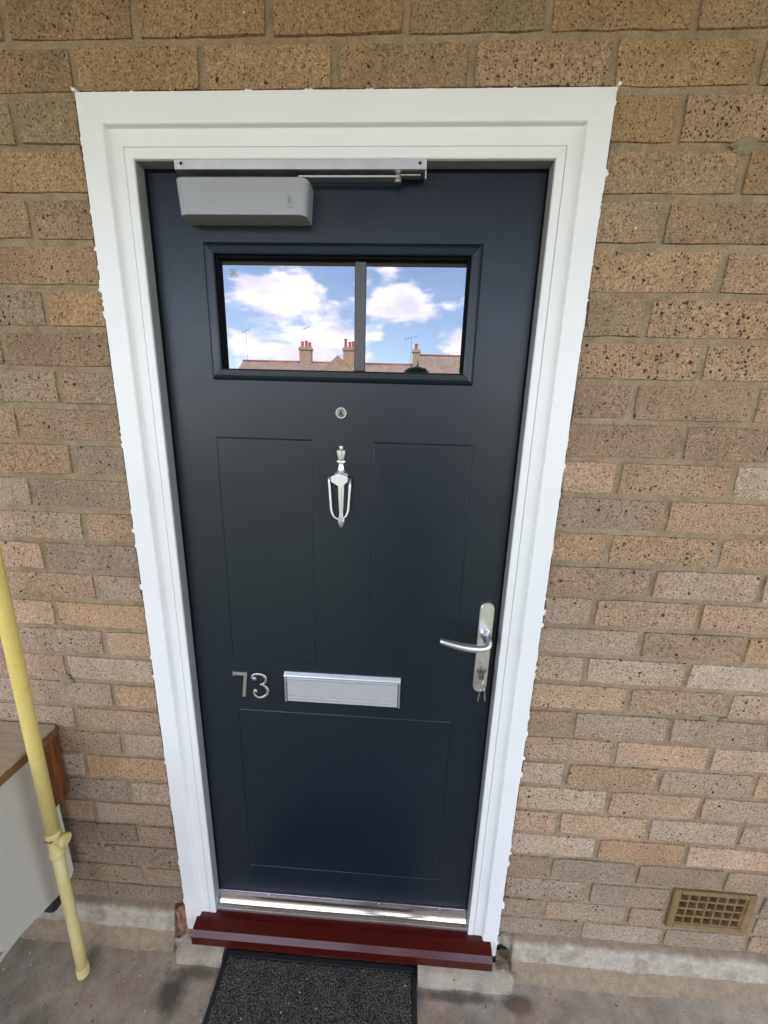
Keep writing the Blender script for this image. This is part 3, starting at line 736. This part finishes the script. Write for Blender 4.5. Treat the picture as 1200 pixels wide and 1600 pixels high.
b.prism([K(388, 850), K(440, 866), K(472, 880), K(472, 932), K(430, 968), K(388, 990), K(346, 968), K(292, 936), K(292, 880), K(336, 866)], YD-.019, YD-.004, .0012, 2); b.obj('boss', M['satin'], kn)
kl([(38, 985), (36, 1040), (32, 1150), (26, 1250), (22, 1310), (24, 1330), (26, 1355)], 'stem', sy=.6)
kl([(30, 1352), (42, 1366), (44, 1380), (38, 1420), (24, 1455), (8, 1474)], 'drop', sy=.8)
pts = [(266, 890), (268, 940), (278, 1080), (288, 1220)] + [(x, z) for x, z in bez((290, 1240), (300, 1330), (345, 1352), (386, 1352), 8)] + [(x, z) for x, z in bez((386, 1352), (430, 1352), (472, 1320), (480, 1240), 8)][1:] + [(486, 1150), (494, 1000), (497, 900)]
b = B(); b.sweep([(K(x, z)[0], YD-.0135-.004*max(0, (z-900)/450), K(x, z)[1]) for x, z in pts], [.0028]*2+[.0025]*(len(pts)-4)+[.0028]*2, 10, .9)
for s in (-1, 1): b.sweep([(kx+s*.0165, YD-.0125, K(0, 905)[1]), (kx+s*.0225, YD-.0128, K(0, 903)[1])], .0017, 8)
b.obj('swing_ring', M['alu'], kn)

# letter plate
lp = empty('letterbox', (0, YD, .765)); lp.parent = door; lp.location = Vector((0, YD, .765))-Vector((0, .03, .06))
lx0, lx1, lz0, lz1 = -.1355, .1490, .7285, .8120
B().xprism([(YD, lz1), (YD-.004, lz1), (YD-.0095, lz1-.0065), (YD-.0105, lz1-.0085), (YD-.0105, lz1-.0115), (YD-.0085, lz1-.013), (YD, lz1-.013)], lx0, lx1).box(lx0, lx0+.0045, YD-.0085, YD, lz0, lz1-.0128, .0008).box(lx1-.0045, lx1, YD-.0085, YD, lz0, lz1-.0128, .0008).obj('letterplate_frame', M['alu'], lp)
fx0, fx1 = lx0+.0062, lx1-.0062
B().xprism([(YD-.001, lz1-.0135), (YD-.0075, lz1-.0140), (YD-.0080, lz1-.0165), (YD-.0055, lz1-.0175), (YD-.0055, lz1-.0190), (YD-.0085, lz1-.0205), (YD-.0085, lz1-.0245), (YD-.0062, lz1-.0265), (YD-.0060, lz0+.019), (YD-.0078, lz0+.0180), (YD-.0078, lz0+.0165), (YD-.0058, lz0+.0155), (YD-.0060, lz0+.0092), (YD-.0080, lz0+.0080), (YD-.0060, lz0+.0064), (YD-.0064, lz0+.0018), (YD-.001, lz0+.001)], fx0, fx1).obj('flap', M['plate'], lp)

# numerals 73
def N7():
    b = B(); return b.prism([(-.2655, .8015), (-.2285, .8015), (-.2300, .7925), (-.2370, .7315), (-.2452, .7315), (-.2385, .7925), (-.2622, .7925), (-.2628, .7900), (-.2662, .7905)], YD-.0042, YD-.0003, .0011, 2).obj('numeral', M['lock'], door)
N7()['label'] = 'brushed metal numeral 7'
arc1 = [(-.2120, .7845), (-.2165, .7850), (-.2178, .7890)] + [tuple(p) for p in bez((-.2165, .7930), (-.208, .8020), (-.184, .8000), (-.1835, .7850), 9)] + [tuple(p) for p in bez((-.1838, .7800), (-.186, .7725), (-.192, .7690), (-.1985, .7680), 6)]
arc2 = [(-.1985, .7688)] + [tuple(p) for p in bez((-.192, .7680), (-.1745, .7600), (-.1760, .7370), (-.197, .7315), 10)] + [tuple(p) for p in bez((-.200, .7308), (-.209, .7300), (-.2150, .7370), (-.2160, .7440), 7)] + [(-.2150, .7480), (-.2110, .7490)]
b = B()
b.sweep([(x, YD-.0022, z) for x, z in arc1], [.0030, .0036, .0036]+[.0031+.0010*math.sin(math.pi*min(1, i/11)) for i in range(len(arc1)-3)], 10, .55)
b.sweep([(x, YD-.0022, z) for x, z in arc2], [.0026+.0014*math.sin(math.pi*min(1, i/14)) for i in range(len(arc2))], 10, .55)
for x, z in ((-.2120, .7842), (-.2115, .7492)): b.lathe([(.0052, YD-.0004), (.0050, YD-.0030), (.0034, YD-.0042), (.0008, YD-.0044)], (x, 0, z), 'Y', 16)
b.obj('numeral', M['lock'], door)['label'] = 'brushed metal numeral 3'

# lever handle on its long plate
hd = empty('door_handle', (.345, YD, .905)); hd.parent = door; hd.location = Vector((.345, YD, .905))-Vector((0, .03, .06))
hx0, hx1, hz0, hz1 = .3215, .3530, .7900, 1.0230
def stad(x0, x1, z0, z1, n=10):
    r = (x1-x0)/2; cx = (x0+x1)/2; p = []
    for i in range(n+1): a = math.pi*i/n; p.append((cx+r*math.cos(a), z1-r+r*math.sin(a)))
    for i in range(n+1): a = math.pi+math.pi*i/n; p.append((cx+r*math.cos(a), z0+r+r*math.sin(a)))
    return p
B().prism(stad(hx0, hx1, hz0, hz1), YD-.0095, YD-.0002, .0018, 3).obj('backplate', M['satin'], hd)
hc = (hx0+hx1)/2; lz = .9460
b = B(); b.lathe([(.0120, YD-.0096), (.0120, YD-.0125), (.0100, YD-.014), (.0095, YD-.026)], (hc, 0, lz), 'Y', 22)
pt = bez((hc, YD-.020, lz+.0005), (hc+.001, YD-.052, lz-.002), (hc-.002, YD-.060, lz-.006), (hc-.024, YD-.060, lz-.0065), 10) + bez((hc-.024, YD-.060, lz-.0065), (hc-.055, YD-.060, lz-.008), (hc-.080, YD-.056, lz-.0015), (hc-.106, YD-.052, lz+.0030), 12)[1:]
b.sweep(pt, [.0095-.0012*min(1, i/8) if i < 11 else .0083+.0010*math.sin((i-10)/12*math.pi)-.0022*((i-10)/12)**2 for i in range(len(pt))], 14)
b.obj('lever', M['satin'], hd)
cz = .8500
b = B(); b.lathe([(.0108, YD-.0096), (.0108, YD-.0112), (.0098, YD-.0118), (.0088, YD-.0112)], (hc, 0, cz), 'Y', 24)
b.box(hc-.005, hc+.005, YD-.0112, YD-.0095, cz-.024, cz-.008, .002); b.lathe([(.0086, YD-.0100), (.0082, YD-.0125), (.0070, YD-.0132)], (hc, 0, cz), 'Y', 22); b.obj('lock_cylinder', M['viewer'], hd)
B().box(hc-.0009, hc+.0009, YD-.0136, YD-.0130, cz-.0048, cz+.0048).obj('keyway', M['dark'], hd)
b = B(); ly = YD-.0098; lg = cz+.026    # little swirl emblem etched above the lock
b.sweep([(hc+.0042*math.cos(a)*(.55+.45*a/6), ly, lg+.0052*math.sin(a)*(.55+.45*a/6)) for a in [i*.4 for i in range(14)]], .0006, 6, .4)
b.sweep([(hc-.0035, ly, lg-.008), (hc-.0025, ly, lg+.004)], .0006, 6, .4); b.obj('emblem', M['alu'], hd)

# ================================================================== overhead door closer
cl = empty('door_closer', (-.1, 0, 1.80)); tag(cl, 'silver overhead door closer with sliding arm at the top of the door', 'door closer')
def closer_cover():
    x0, x1, z0, z1, yf = -.2850, -.0470, 1.7600, 1.8170, -.0300
    t = bmesh.new(); bmesh.ops.create_cube(t, size=1)
    for v in t.verts: v.co = ((x0+x1)/2+v.co.x*(x1-x0), (yf+YD-.001)/2+v.co.y*(YD-.001-yf), (z0+z1)/2+v.co.z*(z1-z0))
    # round the vertical front edges a lot, the other front edges a little
    vert = [e for e in t.edges if abs(e.verts[0].co.z-e.verts[1].co.z) > .01 and e.verts[0].co.y < 0]
    bmesh.ops.bevel(t, geom=vert, offset=.016, segments=8, affect='EDGES', profile=.5)
    front = [e for e in t.edges if len(e.link_faces) == 2 and abs(e.verts[0].co.z-e.verts[1].co.z) < 1e-5 and min(e.verts[0].co.y, e.verts[1].co.y) < YD-.01 and e.calc_face_angle(0) > 1.2]
    bmesh.ops.bevel(t, geom=front, offset=.0022, segments=3, affect='EDGES', profile=.5)
    for v in t.verts:                                       # sides lean in a little towards the bottom
        k = (z1-v.co.z)/(z1-z0); v.co.x += .004*k*(1 if v.co.x < -.16 else -1)
    b = B(); b._add(t); return b
closer_cover().obj('cover', M['closer'], cl)
rb = B()
rb.box(-.2855, .1545, -.0195, -.0165, 1.8325, 1.8475, .0006); rb.box(-.2855, .1545, -.0165, .006, 1.8440, 1.8474); rb.box(-.2855, .1545, -.0165, .006, 1.8325, 1.8345); rb.box(.1525, .1545, -.0165, .006, 1.8200, 1.8325)
rail = rb.obj('slide_rail', M['alu'], cl)
for x in (-.2725, .1430):
    s_ = B().lathe([(.0036, -.0193), (.0036, -.0206), (.0028, -.0212)], (x, 0, 1.840), 'Y', 16).obj('screw', M['lock'], rail)
    B().lathe([(.0026, -.0211), (.0024, -.0214)], (x, 0, 1.840), 'Y', 6).obj('screw_socket', M['dark'], rail)
b = B(); b.box(-.068, .108, -.0160, .0005, 1.8228, 1.8262, .0008); b.obj('arm', M['alu'], cl)
B().lathe([(.006, 1.8185), (.006, 1.8300), (.004, 1.8345)], (.106, -.006, 0), 'Z', 18).box(.1105, .145, -.012, .000, 1.8270, 1.8300, .0008).obj('pivot', M['lock'], cl)
for x in (-.245, -.073): B().lathe([(.007, 1.8155), (.007, 1.8255)], (x, -.004, 0), 'Z', 18).obj('spindle', M['dark'], cl)
def text_mesh(body, size, mat, loc, parent, name, ext=.0002):
    cu = bpy.data.curves.new('t', 'FONT'); cu.body = body; cu.size = size; cu.extrude = ext; cu.align_x = 'CENTER'
    to = bpy.data.objects.new('t', cu); COL.objects.link(to)
    dg = bpy.context.evaluated_depsgraph_get(); me = bpy.data.meshes.new_from_object(to.evaluated_get(dg))
    bpy.data.objects.remove(to)
    me.transform(Matrix.Translation(loc) @ Matrix.Rotation(R(90), 4, 'X'))
    me.materials.clear(); return link(name, me, mat, parent)
M['print'] = m_plain('grey_print', (.17, .17, .17), .6)
text_mesh('R', .0165, M['print'], (-.0795, -.0304, 1.7765), cl, 'emblem')
b = B(); b.box(-.0865, -.0725, -.0304, -.0300, 1.7712, 1.7722); b.obj('emblem', M['print'], cl)

# ================================================================== bunch of keys in the lock
ks = empty('key_bunch', (hc, -.005, cz)); tag(ks, 'small bunch of nickel keys hanging from the lock below the lever', 'keys')
def key(p, ang, name='key', L=.030):
    b = B(); b.lathe([(.0085, -.0010), (.0085, .0010)], (0, 0, -.006), 'Y', 16); b.box(-.0032, .0032, -.0010, .0010, -.016-L*.75, -.013, .0004)
    for i in range(3): b.box(-.0045, -.0030, -.0010, .0010, -.024-i*.006, -.0215-i*.006)
    me = b.me(name); me.transform(Matrix.Translation(p) @ Matrix.Rotation(ang, 4, 'Y') @ Matrix.Rotation(R(70), 4, 'Z')); return link(name, me, M['lock'], ks)
b = B(); b.box(hc-.0010, hc+.0010, YD-.024, YD-.0138, cz-.0036, cz+.0036); b.box(hc-.0010, hc+.0010, YD-.036, YD-.024, cz-.0085, cz+.0060, .0008); b.obj('key', M['viewer'], ks)
b = B(); ry = YD-.036; b.sweep([(hc+.002+.0115*math.sin(2*math.pi*i/24)*.35, ry+.004*math.sin(2*math.pi*i/24), cz-.017+.0115*math.cos(2*math.pi*i/24)) for i in range(24)], .0009, 6, 1, closed=True); b.obj('split_ring', M['satin'], ks)
key((hc-.004, ry, cz-.024), R(6)); key((hc+.005, ry+.002, cz-.024), R(-5)); 

# ================================================================== door mat
mt = empty('door_mat', (-.05, -.25, FLOOR)); tag(mt, 'charcoal rubber edged door mat lying on concrete below the red sill', 'door mat')
mx0, mx1, my0, my1, mz = -.329, .230, -.46, -.0300, FLOOR+.004
b = bmesh.new()
def matloop(d, z): return [b.verts.new((x, y, mz+z)) for x, y in ((mx0+d, my0+d), (mx1-d, my0+d), (mx1-d, my1-d), (mx0+d, my1-d))]
lo = [matloop(0, -.002), matloop(.001, .0025), matloop(.0035, .0032), matloop(.0065, .0032), matloop(.0085, .0030), matloop(.0135, .0030), matloop(.0145, .0022)]
for a, c in zip(lo[:-1], lo[1:]):
    for i in range(4): b.faces.new((a[i], a[(i+1) % 4], c[(i+1) % 4], c[i]))
b.faces.new(lo[-1]); bmesh.ops.recalc_face_normals(b, faces=b.faces[:])
m_ = bpy.data.meshes.new('rubber_border'); b.to_mesh(m_); b.free(); link('rubber_border', m_, M['black'], mt)
def pile():
    r = random.Random(5); vs, fs = [], []
    d = .0145; step = .0034
    nx = int((mx1-mx0-2*d)/step); ny = int((my1-my0-2*d)/step)
    for j in range(ny):
        for i in range(nx):
            x = mx0+d+(i+r.random())*step; y = my0+d+(j+r.random())*step
            h = r.uniform(.0012, .0034)*(1+.25*nz(x*14, y*14)); w = r.uniform(.0016, .0030); a = r.uniform(0, 6.28)
            lx, ly = r.uniform(-.003, .003), r.uniform(-.003, .003)
            k = len(vs)
            for q in range(3): vs.append((x+w*math.cos(a+q*2.094), y+w*math.sin(a+q*2.094), mz+.0025))
            vs.append((x+lx, y+ly, mz+.0025+h)); fs += [(k, k+1, k+3), (k+1, k+2, k+3), (k+2, k, k+3)]
    m = bpy.data.meshes.new('pile'); m.from_pydata(vs, [], fs); o = link('pile', m, M['mat'], mt); o['kind'] = 'stuff'
    # stray lint
    b = B()
    for _ in range(16):
        x = r.uniform(mx0+.03, mx1-.03); y = r.uniform(my1-.2, my1-.03); s_ = r.uniform(.0006, .0014)
        b.box(x-s_, x+s_, y-s_*.7, y+s_*.7, mz+.0050, mz+.0050+s_)
    o = b.obj('lint', M['caulk'], mt); o['kind'] = 'stuff'
pile()

# ================================================================== yellow gas pipe
gp = empty('gas_pipe', (-.705, -.105, FLOOR)); tag(gp, 'yellow painted gas pipe rising from the concrete floor beside the cabinet', 'pipe')
def px(z): return -.7065+.0165*(z-FLOOR)/1.2
PY = -.104
def pp(z, dx=0, dy=0): return (px(z)+dx, PY+dy, z)
b = B(); b.sweep([pp(FLOOR-.01), pp(.0), pp(.2), pp(.33)], .0126, 24); b.obj('lower_pipe', M['pipe'], gp)
b = B(); b.sweep([pp(.40), pp(.7), pp(1.2), pp(1.8), pp(2.355)], .0142, 24); b.obj('upper_pipe', M['pipe'], gp)
b = B()
b.lathe([(.0125, FLOOR-.004), (.0150, FLOOR-.002), (.0152, FLOOR+.028), (.0145, FLOOR+.032), (.0120, FLOOR+.033)], (px(FLOOR), PY, 0), 'Z', 24); b.obj('floor_collar', M['pipe'], gp)
b = B()
b.lathe([(.0118, .322), (.0150, .3225), (.0165, .325), (.0165, .335), (.0150, .338), (.0143, .340), (.0143, .383), (.0150, .385), (.0165, .388), (.0165, .398), (.0150, .401), (.0132, .4015)], (px(.36), PY, 0), 'Z', 24)
b.lathe([(.0125, .004), (.0125, .019), (.0140, .020), (.0152, .022), (.0152, .031), (.0138, .033), (.009, .0332)], (px(.365), PY, .376), 'X', 20); b.obj('tee_fitting', M['pipe'], gp)
rubble('joint_tape', px(.4)-.009, px(.4)+.009, PY-.0172, PY-.006, .383, .387, 3, M['roughbrick'], .002, gp)
B().lathe([(.0116, .122), (.0127, .124), (.0133, .131), (.0127, .150), (.0131, .158), (.0116, .162)], (px(.14), PY, 0), 'Z', 18).obj('weld_collar', M['pipe'], gp)

# ================================================================== cabinet in the corner
cb = empty('storage_cabinet', (-1.1, -.25, FLOOR)); tag(cb, 'grey white cabinet with wood effect top against the wall behind the yellow pipe', 'cabinet')
bx = -.755
B().box(-1.60, bx+.012, -.60, -.004, .593, .6215, .0015).obj('worktop', M['worktop'], cb)
B().xprism([(-.602, .592), (-.006, .592), (-.006, .6125), (-.602, .6125)], bx+.0122, bx+.0142).obj('edge_strip', M['edge'], cb)
def xpoly(poly, x0, x1): return B().xprism(poly, x0, x1)
xpoly([(-.028, .590), (-.028, .150), (-.038, .136), (-.070, .131), (-.210, .176), (-.232, .200), (-.575, .200), (-.575, .590)], bx-.018, bx).obj('side_panel', M['melamine'], cb)
xpoly([(-.028, .590), (-.028, .14), (-.575, .12), (-.575, .590)], -1.59, -1.572).obj('side_panel', M['melamine'], cb)
B().box(-1.57, bx-.019, -.575, -.557, .13, .590).box(-1.57, bx-.019, -.04, -.028, .14, .590).box(-1.57, bx-.019, -.557, -.04, .14, .156).obj('carcass', M['melamine'], cb)
B().box(bx+.0003, bx+.014, -.066, -.0065, .402, .5918, .001).obj('end_block', M['darkwood'], cb)
B().box(bx+.0003, bx+.0135, -.60, -.19, .568, .5905, .001).obj('side_rail', M['darkwood'], cb)
for x, y in ((-1.55, -.05), (-1.55, -.52), (-1.23, -.05), (-1.23, -.52)): B().box(x-.02, x+.02, y-.02, y+.02, FLOOR, .141, .003).obj('leg', M['black'], cb)
B().lathe([(.010, -.014), (.019, -.012), (.021, -.004), (.021, .004), (.019, .012), (.010, .014)], (-.800, -.060, .070), 'X', 20).box(-.812, -.788, -.072, -.048, .075, .1405, .003).obj('castor', M['black'], cb)

# ================================================================== what the glass reflects: railing, street, terraces
rl = empty('walkway_railing', (0, -1.66, FLOOR)); tag(rl, 'grey steel railing along the open edge of the walkway', 'railing')
for x in [i*.118-2.5 for i in range(46)]:
    B().box(x-.006, x+.006, -1.666, -1.654, FLOOR+.10, .98).obj('baluster', M['rail'], rl)
for z0, z1 in ((.98, 1.02), (FLOOR+.07, FLOOR+.10)): B().box(-2.6, 3.0, -1.68, -1.64, z0, z1, .003).obj('handrail', M['rail'], rl)
for x in (-2.3, -.9, .5, 1.9): B().box(x-.02, x+.02, -1.68, -1.64, FLOOR-.02, .98).obj('post', M['rail'], rl)

def chimney(parent, x, y, zb, zt, w, pots, d=.7):
    c = B().box(x-w/2, x+w/2, y-d/2, y+d/2, zb, zt-.25).box(x-w/2-.07, x+w/2+.07, y-d/2-.07, y+d/2+.07, zt-.25, zt-.12).box(x-w/2-.03, x+w/2+.03, y-d/2-.03, y+d/2+.03, zt-.12, zt).box(x-w/2-.06, x+w/2+.06, y-d/2-.06, y+d/2+.06, zb+.55, zb+.64).obj('chimney', M['yellowbrick'], parent)
    for dx, h in pots:
        B().lathe([(.15, zt-.02), (.12, zt+h*.7), (.15, zt+h*.85), (.14, zt+h)], (x+dx, y, 0), 'Z', 12).obj('chimney_pot', M['pot'], c)
def aerial(parent, x, y, z0, z1, s=.5):
    b = B(); b.sweep([(x, y, z0), (x, y, z1)], .016, 6)
    b.sweep([(x-s, y, z1-.15), (x+s, y, z1+.1)], .014, 5)
    for k in range(5): t = -1+k*.5; b.sweep([(x+s*t, y-.25, z1-.025+.125*t), (x+s*t, y+.25, z1-.025+.125*t)], .010, 5); b.sweep([(x+s*t, y, z1-.2+.125*t), (x+s*t, y, z1+.15+.125*t)], .010, 5)
    b.obj('tv_aerial', M['rail'], parent)
def house(x0, x1, yr, zr, ze, mat, label, half=4.2):
    h = empty('terraced_house', ((x0+x1)/2, yr, -3)); tag(h, label, 'house', 'terraced houses across the street')
    B().box(x0, x1, yr-half+.3, yr+half-.3, -3, ze+.1).obj('wall', M['yellowbrick'], h)
    B().xprism([(yr-half, ze), (yr, zr), (yr+half, ze), (yr+half-.2, ze-.05), (yr, zr-.25), (yr-half+.2, ze-.05)], x0, x1).obj('roof', mat, h)
    rg = B(); rg.sweep([(x0, yr, zr), (x1, yr, zr)], .11, 8); rg.obj('ridge_tiles', M['redtile'], h)
    yf = yr+half-.3
    for x in ((x0*.72+x1*.28), (x0*.28+x1*.72)):
        for z0, z1 in ((-2.2, -.5), (.8, 2.4)):
            w_ = B().box(x-.55, x+.55, yf-.02, yf+.06, z0, z1).obj('window', M['fascia'], h)
            B().box(x-.45, x-.03, yf+.06, yf+.07, z0+.1, z1-.1).box(x+.03, x+.45, yf+.06, yf+.07, z0+.1, z1-.1).obj('pane', M['window'], w_)
    B().box((x0+x1)/2-.45, (x0+x1)/2+.45, yf, yf+.05, -3, -.9).obj('door', M['rail'], h)
    return h
h1 = house(-14.9, -9.2, -36, 6.02, 3.2, M['greytile'], 'low brown roofed terraced house at the left end of the row across the street')
h2 = house(-9.19, -3.6, -36, 6.00, 3.2, M['greytile'], 'brown roofed terraced house with a pointed front gable across the street')
h3 = house(-3.59, 1.15, -36, 5.98, 3.2, M['greytile'], 'narrow terraced house with one chimney pot between the gabled house and the tallest')
h4 = house(1.16, 9.5, -36, 6.80, 3.2, M['greytile'], 'tallest brown tiled house at the right end of the row across the street')
chimney(h1, -9.05, -36, 5.2, 7.27, 1.05, ((-.3, .5), (.05, .55), (.36, .42)))
chimney(h2, -5.10, -36, 5.2, 7.30, 1.0, ((-.32, .75), (.05, .5), (.35, .55)))
chimney(h3, .92, -36, 5.2, 7.25, .62, ((0, .5),))
# gable of the second house
B().prism([(-6.95, 3.0), (-4.55, 3.0), (-4.55, 5.20), (-5.72, 6.22), (-6.95, 5.20)], -33.4, -36.0).obj('gable', M['yellowbrick'], h2)
for s in (((-7.1, 5.12), (-5.72, 6.32)), ((-5.72, 6.32), (-4.4, 5.12))):
    B().prism([(s[0][0], s[0][1]), (s[1][0], s[1][1]), (s[1][0], s[1][1]-.14), (s[0][0], s[0][1]-.14)], -33.5, -36.0).obj('bargeboard', M['pot'], h2)
aerial(h1, -14.5, -36, 5.9, 8.6, .35); aerial(h1, -9.0, -36, 7.2, 8.9, .3); aerial(h3, .45, -36, 6.0, 8.3, .55)
# ================================================================== the photographer, seen only as a reflection
def person():
    px_, py_ = .18, -1.14
    root = empty('person', (px_, py_, FLOOR)); tag(root, 'person in a dark jumper and jeans raising a phone, mirrored in the door glass', 'person')
    V, E, Rd = [], [], []
    def add(p, r, frm=None):
        V.append(Vector(p)); Rd.append(r); k = len(V)-1
        if frm is not None: E.append((frm, k))
        return k
    pel = add((px_, py_, .82), .145); sp = add((px_, py_-.01, 1.02), .135, pel); ch = add((px_, py_-.01, 1.20), .155, sp); ub = add((px_, py_-.01, 1.31), .11, ch)
    nk = add((px_, py_+.005, 1.385), .058, ub); jw = add((px_, py_+.035, 1.46), .066, nk); hd_ = add((px_, py_+.025, 1.555), .085, jw); tp = add((px_, py_+.015, 1.615), .070, hd_)
    for s_ in (-1, 1):
        hp = add((px_+s_*.10, py_, .76), .095, pel); kn_ = add((px_+s_*.115, py_+.02, .36), .062, hp); ak = add((px_+s_*.12, py_-.02, -.03), .042, kn_); ft = add((px_+s_*.125, py_+.05, -.085), .036, ak); add((px_+s_*.13, py_+.16, -.095), .028, ft)
        sh = add((px_+s_*.185, py_-.01, 1.29), .066, ub); el = add((px_+s_*.275, py_+.10, 1.06), .046, sh); wr = add((.134+s_*.075, -.875, 1.345), .027, el); pm = add((.134+s_*.062, -.835, 1.385), .026, wr)
        for q in range(4): a = add((.134+s_*.050, -.822, 1.372+.021*q), .0085, pm); add((.134+s_*.036, -.8215-.004, 1.375+.021*q+.004), .0075, a)
        th_ = add((.134+s_*.05, -.852, 1.40), .0095, pm); add((.134+s_*.030, -.838, 1.405), .008, th_)
    me = bpy.data.meshes.new('body'); me.from_pydata([tuple(v) for v in V], E, []); o = bpy.data.objects.new('body_src', me); COL.objects.link(o)
    md = o.modifiers.new('s', 'SKIN')
    for i, r in enumerate(Rd): me.skin_vertices[0].data[i].radius = (r, r*.78 if r > .09 else r)
    me.skin_vertices[0].data[0].use_root = True
    o.modifiers.new('u', 'SUBSURF').levels = 2
    dg = bpy.context.evaluated_depsgraph_get(); m2 = bpy.data.meshes.new_from_object(o.evaluated_get(dg)); bpy.data.objects.remove(o)
    m2.name = 'body'; m2.materials.clear()
    for k in ('skin', 'cloth', 'jeans', 'black'): m2.materials.append(M[k])
    for p in m2.polygons:
        c = p.center; p.use_smooth = True
        p.material_index = 0 if (c.z > 1.37 and abs(c.x-px_) < .12) or c.y > -.885 else 3 if c.z < -.045 else 2 if c.z < .84 else 1
    link('body', m2, None, root)
    t = bmesh.new(); bmesh.ops.create_icosphere(t, subdivisions=4, radius=1)
    for v in t.verts:
        n = v.co.copy(); k = 1+.05*nz(n.x*5, n.y*5, n.z*3)+.03*nz(n.x*16, n.y*16, n.z*6)
        v.co = Vector((px_+n.x*.090*k, py_+.008+n.y*.106*k, 1.559+n.z*.101*k))
    bmesh.ops.delete(t, geom=[v for v in t.verts if v.co.z < 1.50 or (v.co.y > py_+.065 and v.co.z < 1.605)], context='VERTS')
    B()._add(t, True).obj('hair', M['hair'], root)
    for s_ in (-1, 1): B().lathe([(.004, -.010), (.009, -.004), (.009, .004), (.004, .010)], (px_+s_*.083, py_+.03, 1.54), 'X', 12, 1, 1.8).obj('ear', M['skin'], root)
    B().lathe([(.002, 1.57), (.010, 1.545), (.015, 1.525), (.006, 1.515)], (px_, py_+.108, 0), 'Z', 10).obj('nose', M['skin'], root)
    for s_ in (-1, 1): B().lathe([(.001, .100), (.012, .103), (.012, .108), (.001, .110)], (px_+s_*.032, py_, 1.56), 'Y', 12, 1, .5).obj('eye', M['window'], root)
    B().box(px_-.024, px_+.024, py_+.094, py_+.106, 1.478, 1.487, .003).obj('mouth', M['pot'], root)
    ph = B().box(-.036, .036, -.074, .074, .010, .018, .003).me('phone'); ph.transform(cam.matrix_world)
    po = link('mobile_phone', ph, M['black']); tag(po, 'black mobile phone held up in front of the door', 'phone')
person()
print('objects', len(bpy.data.objects))
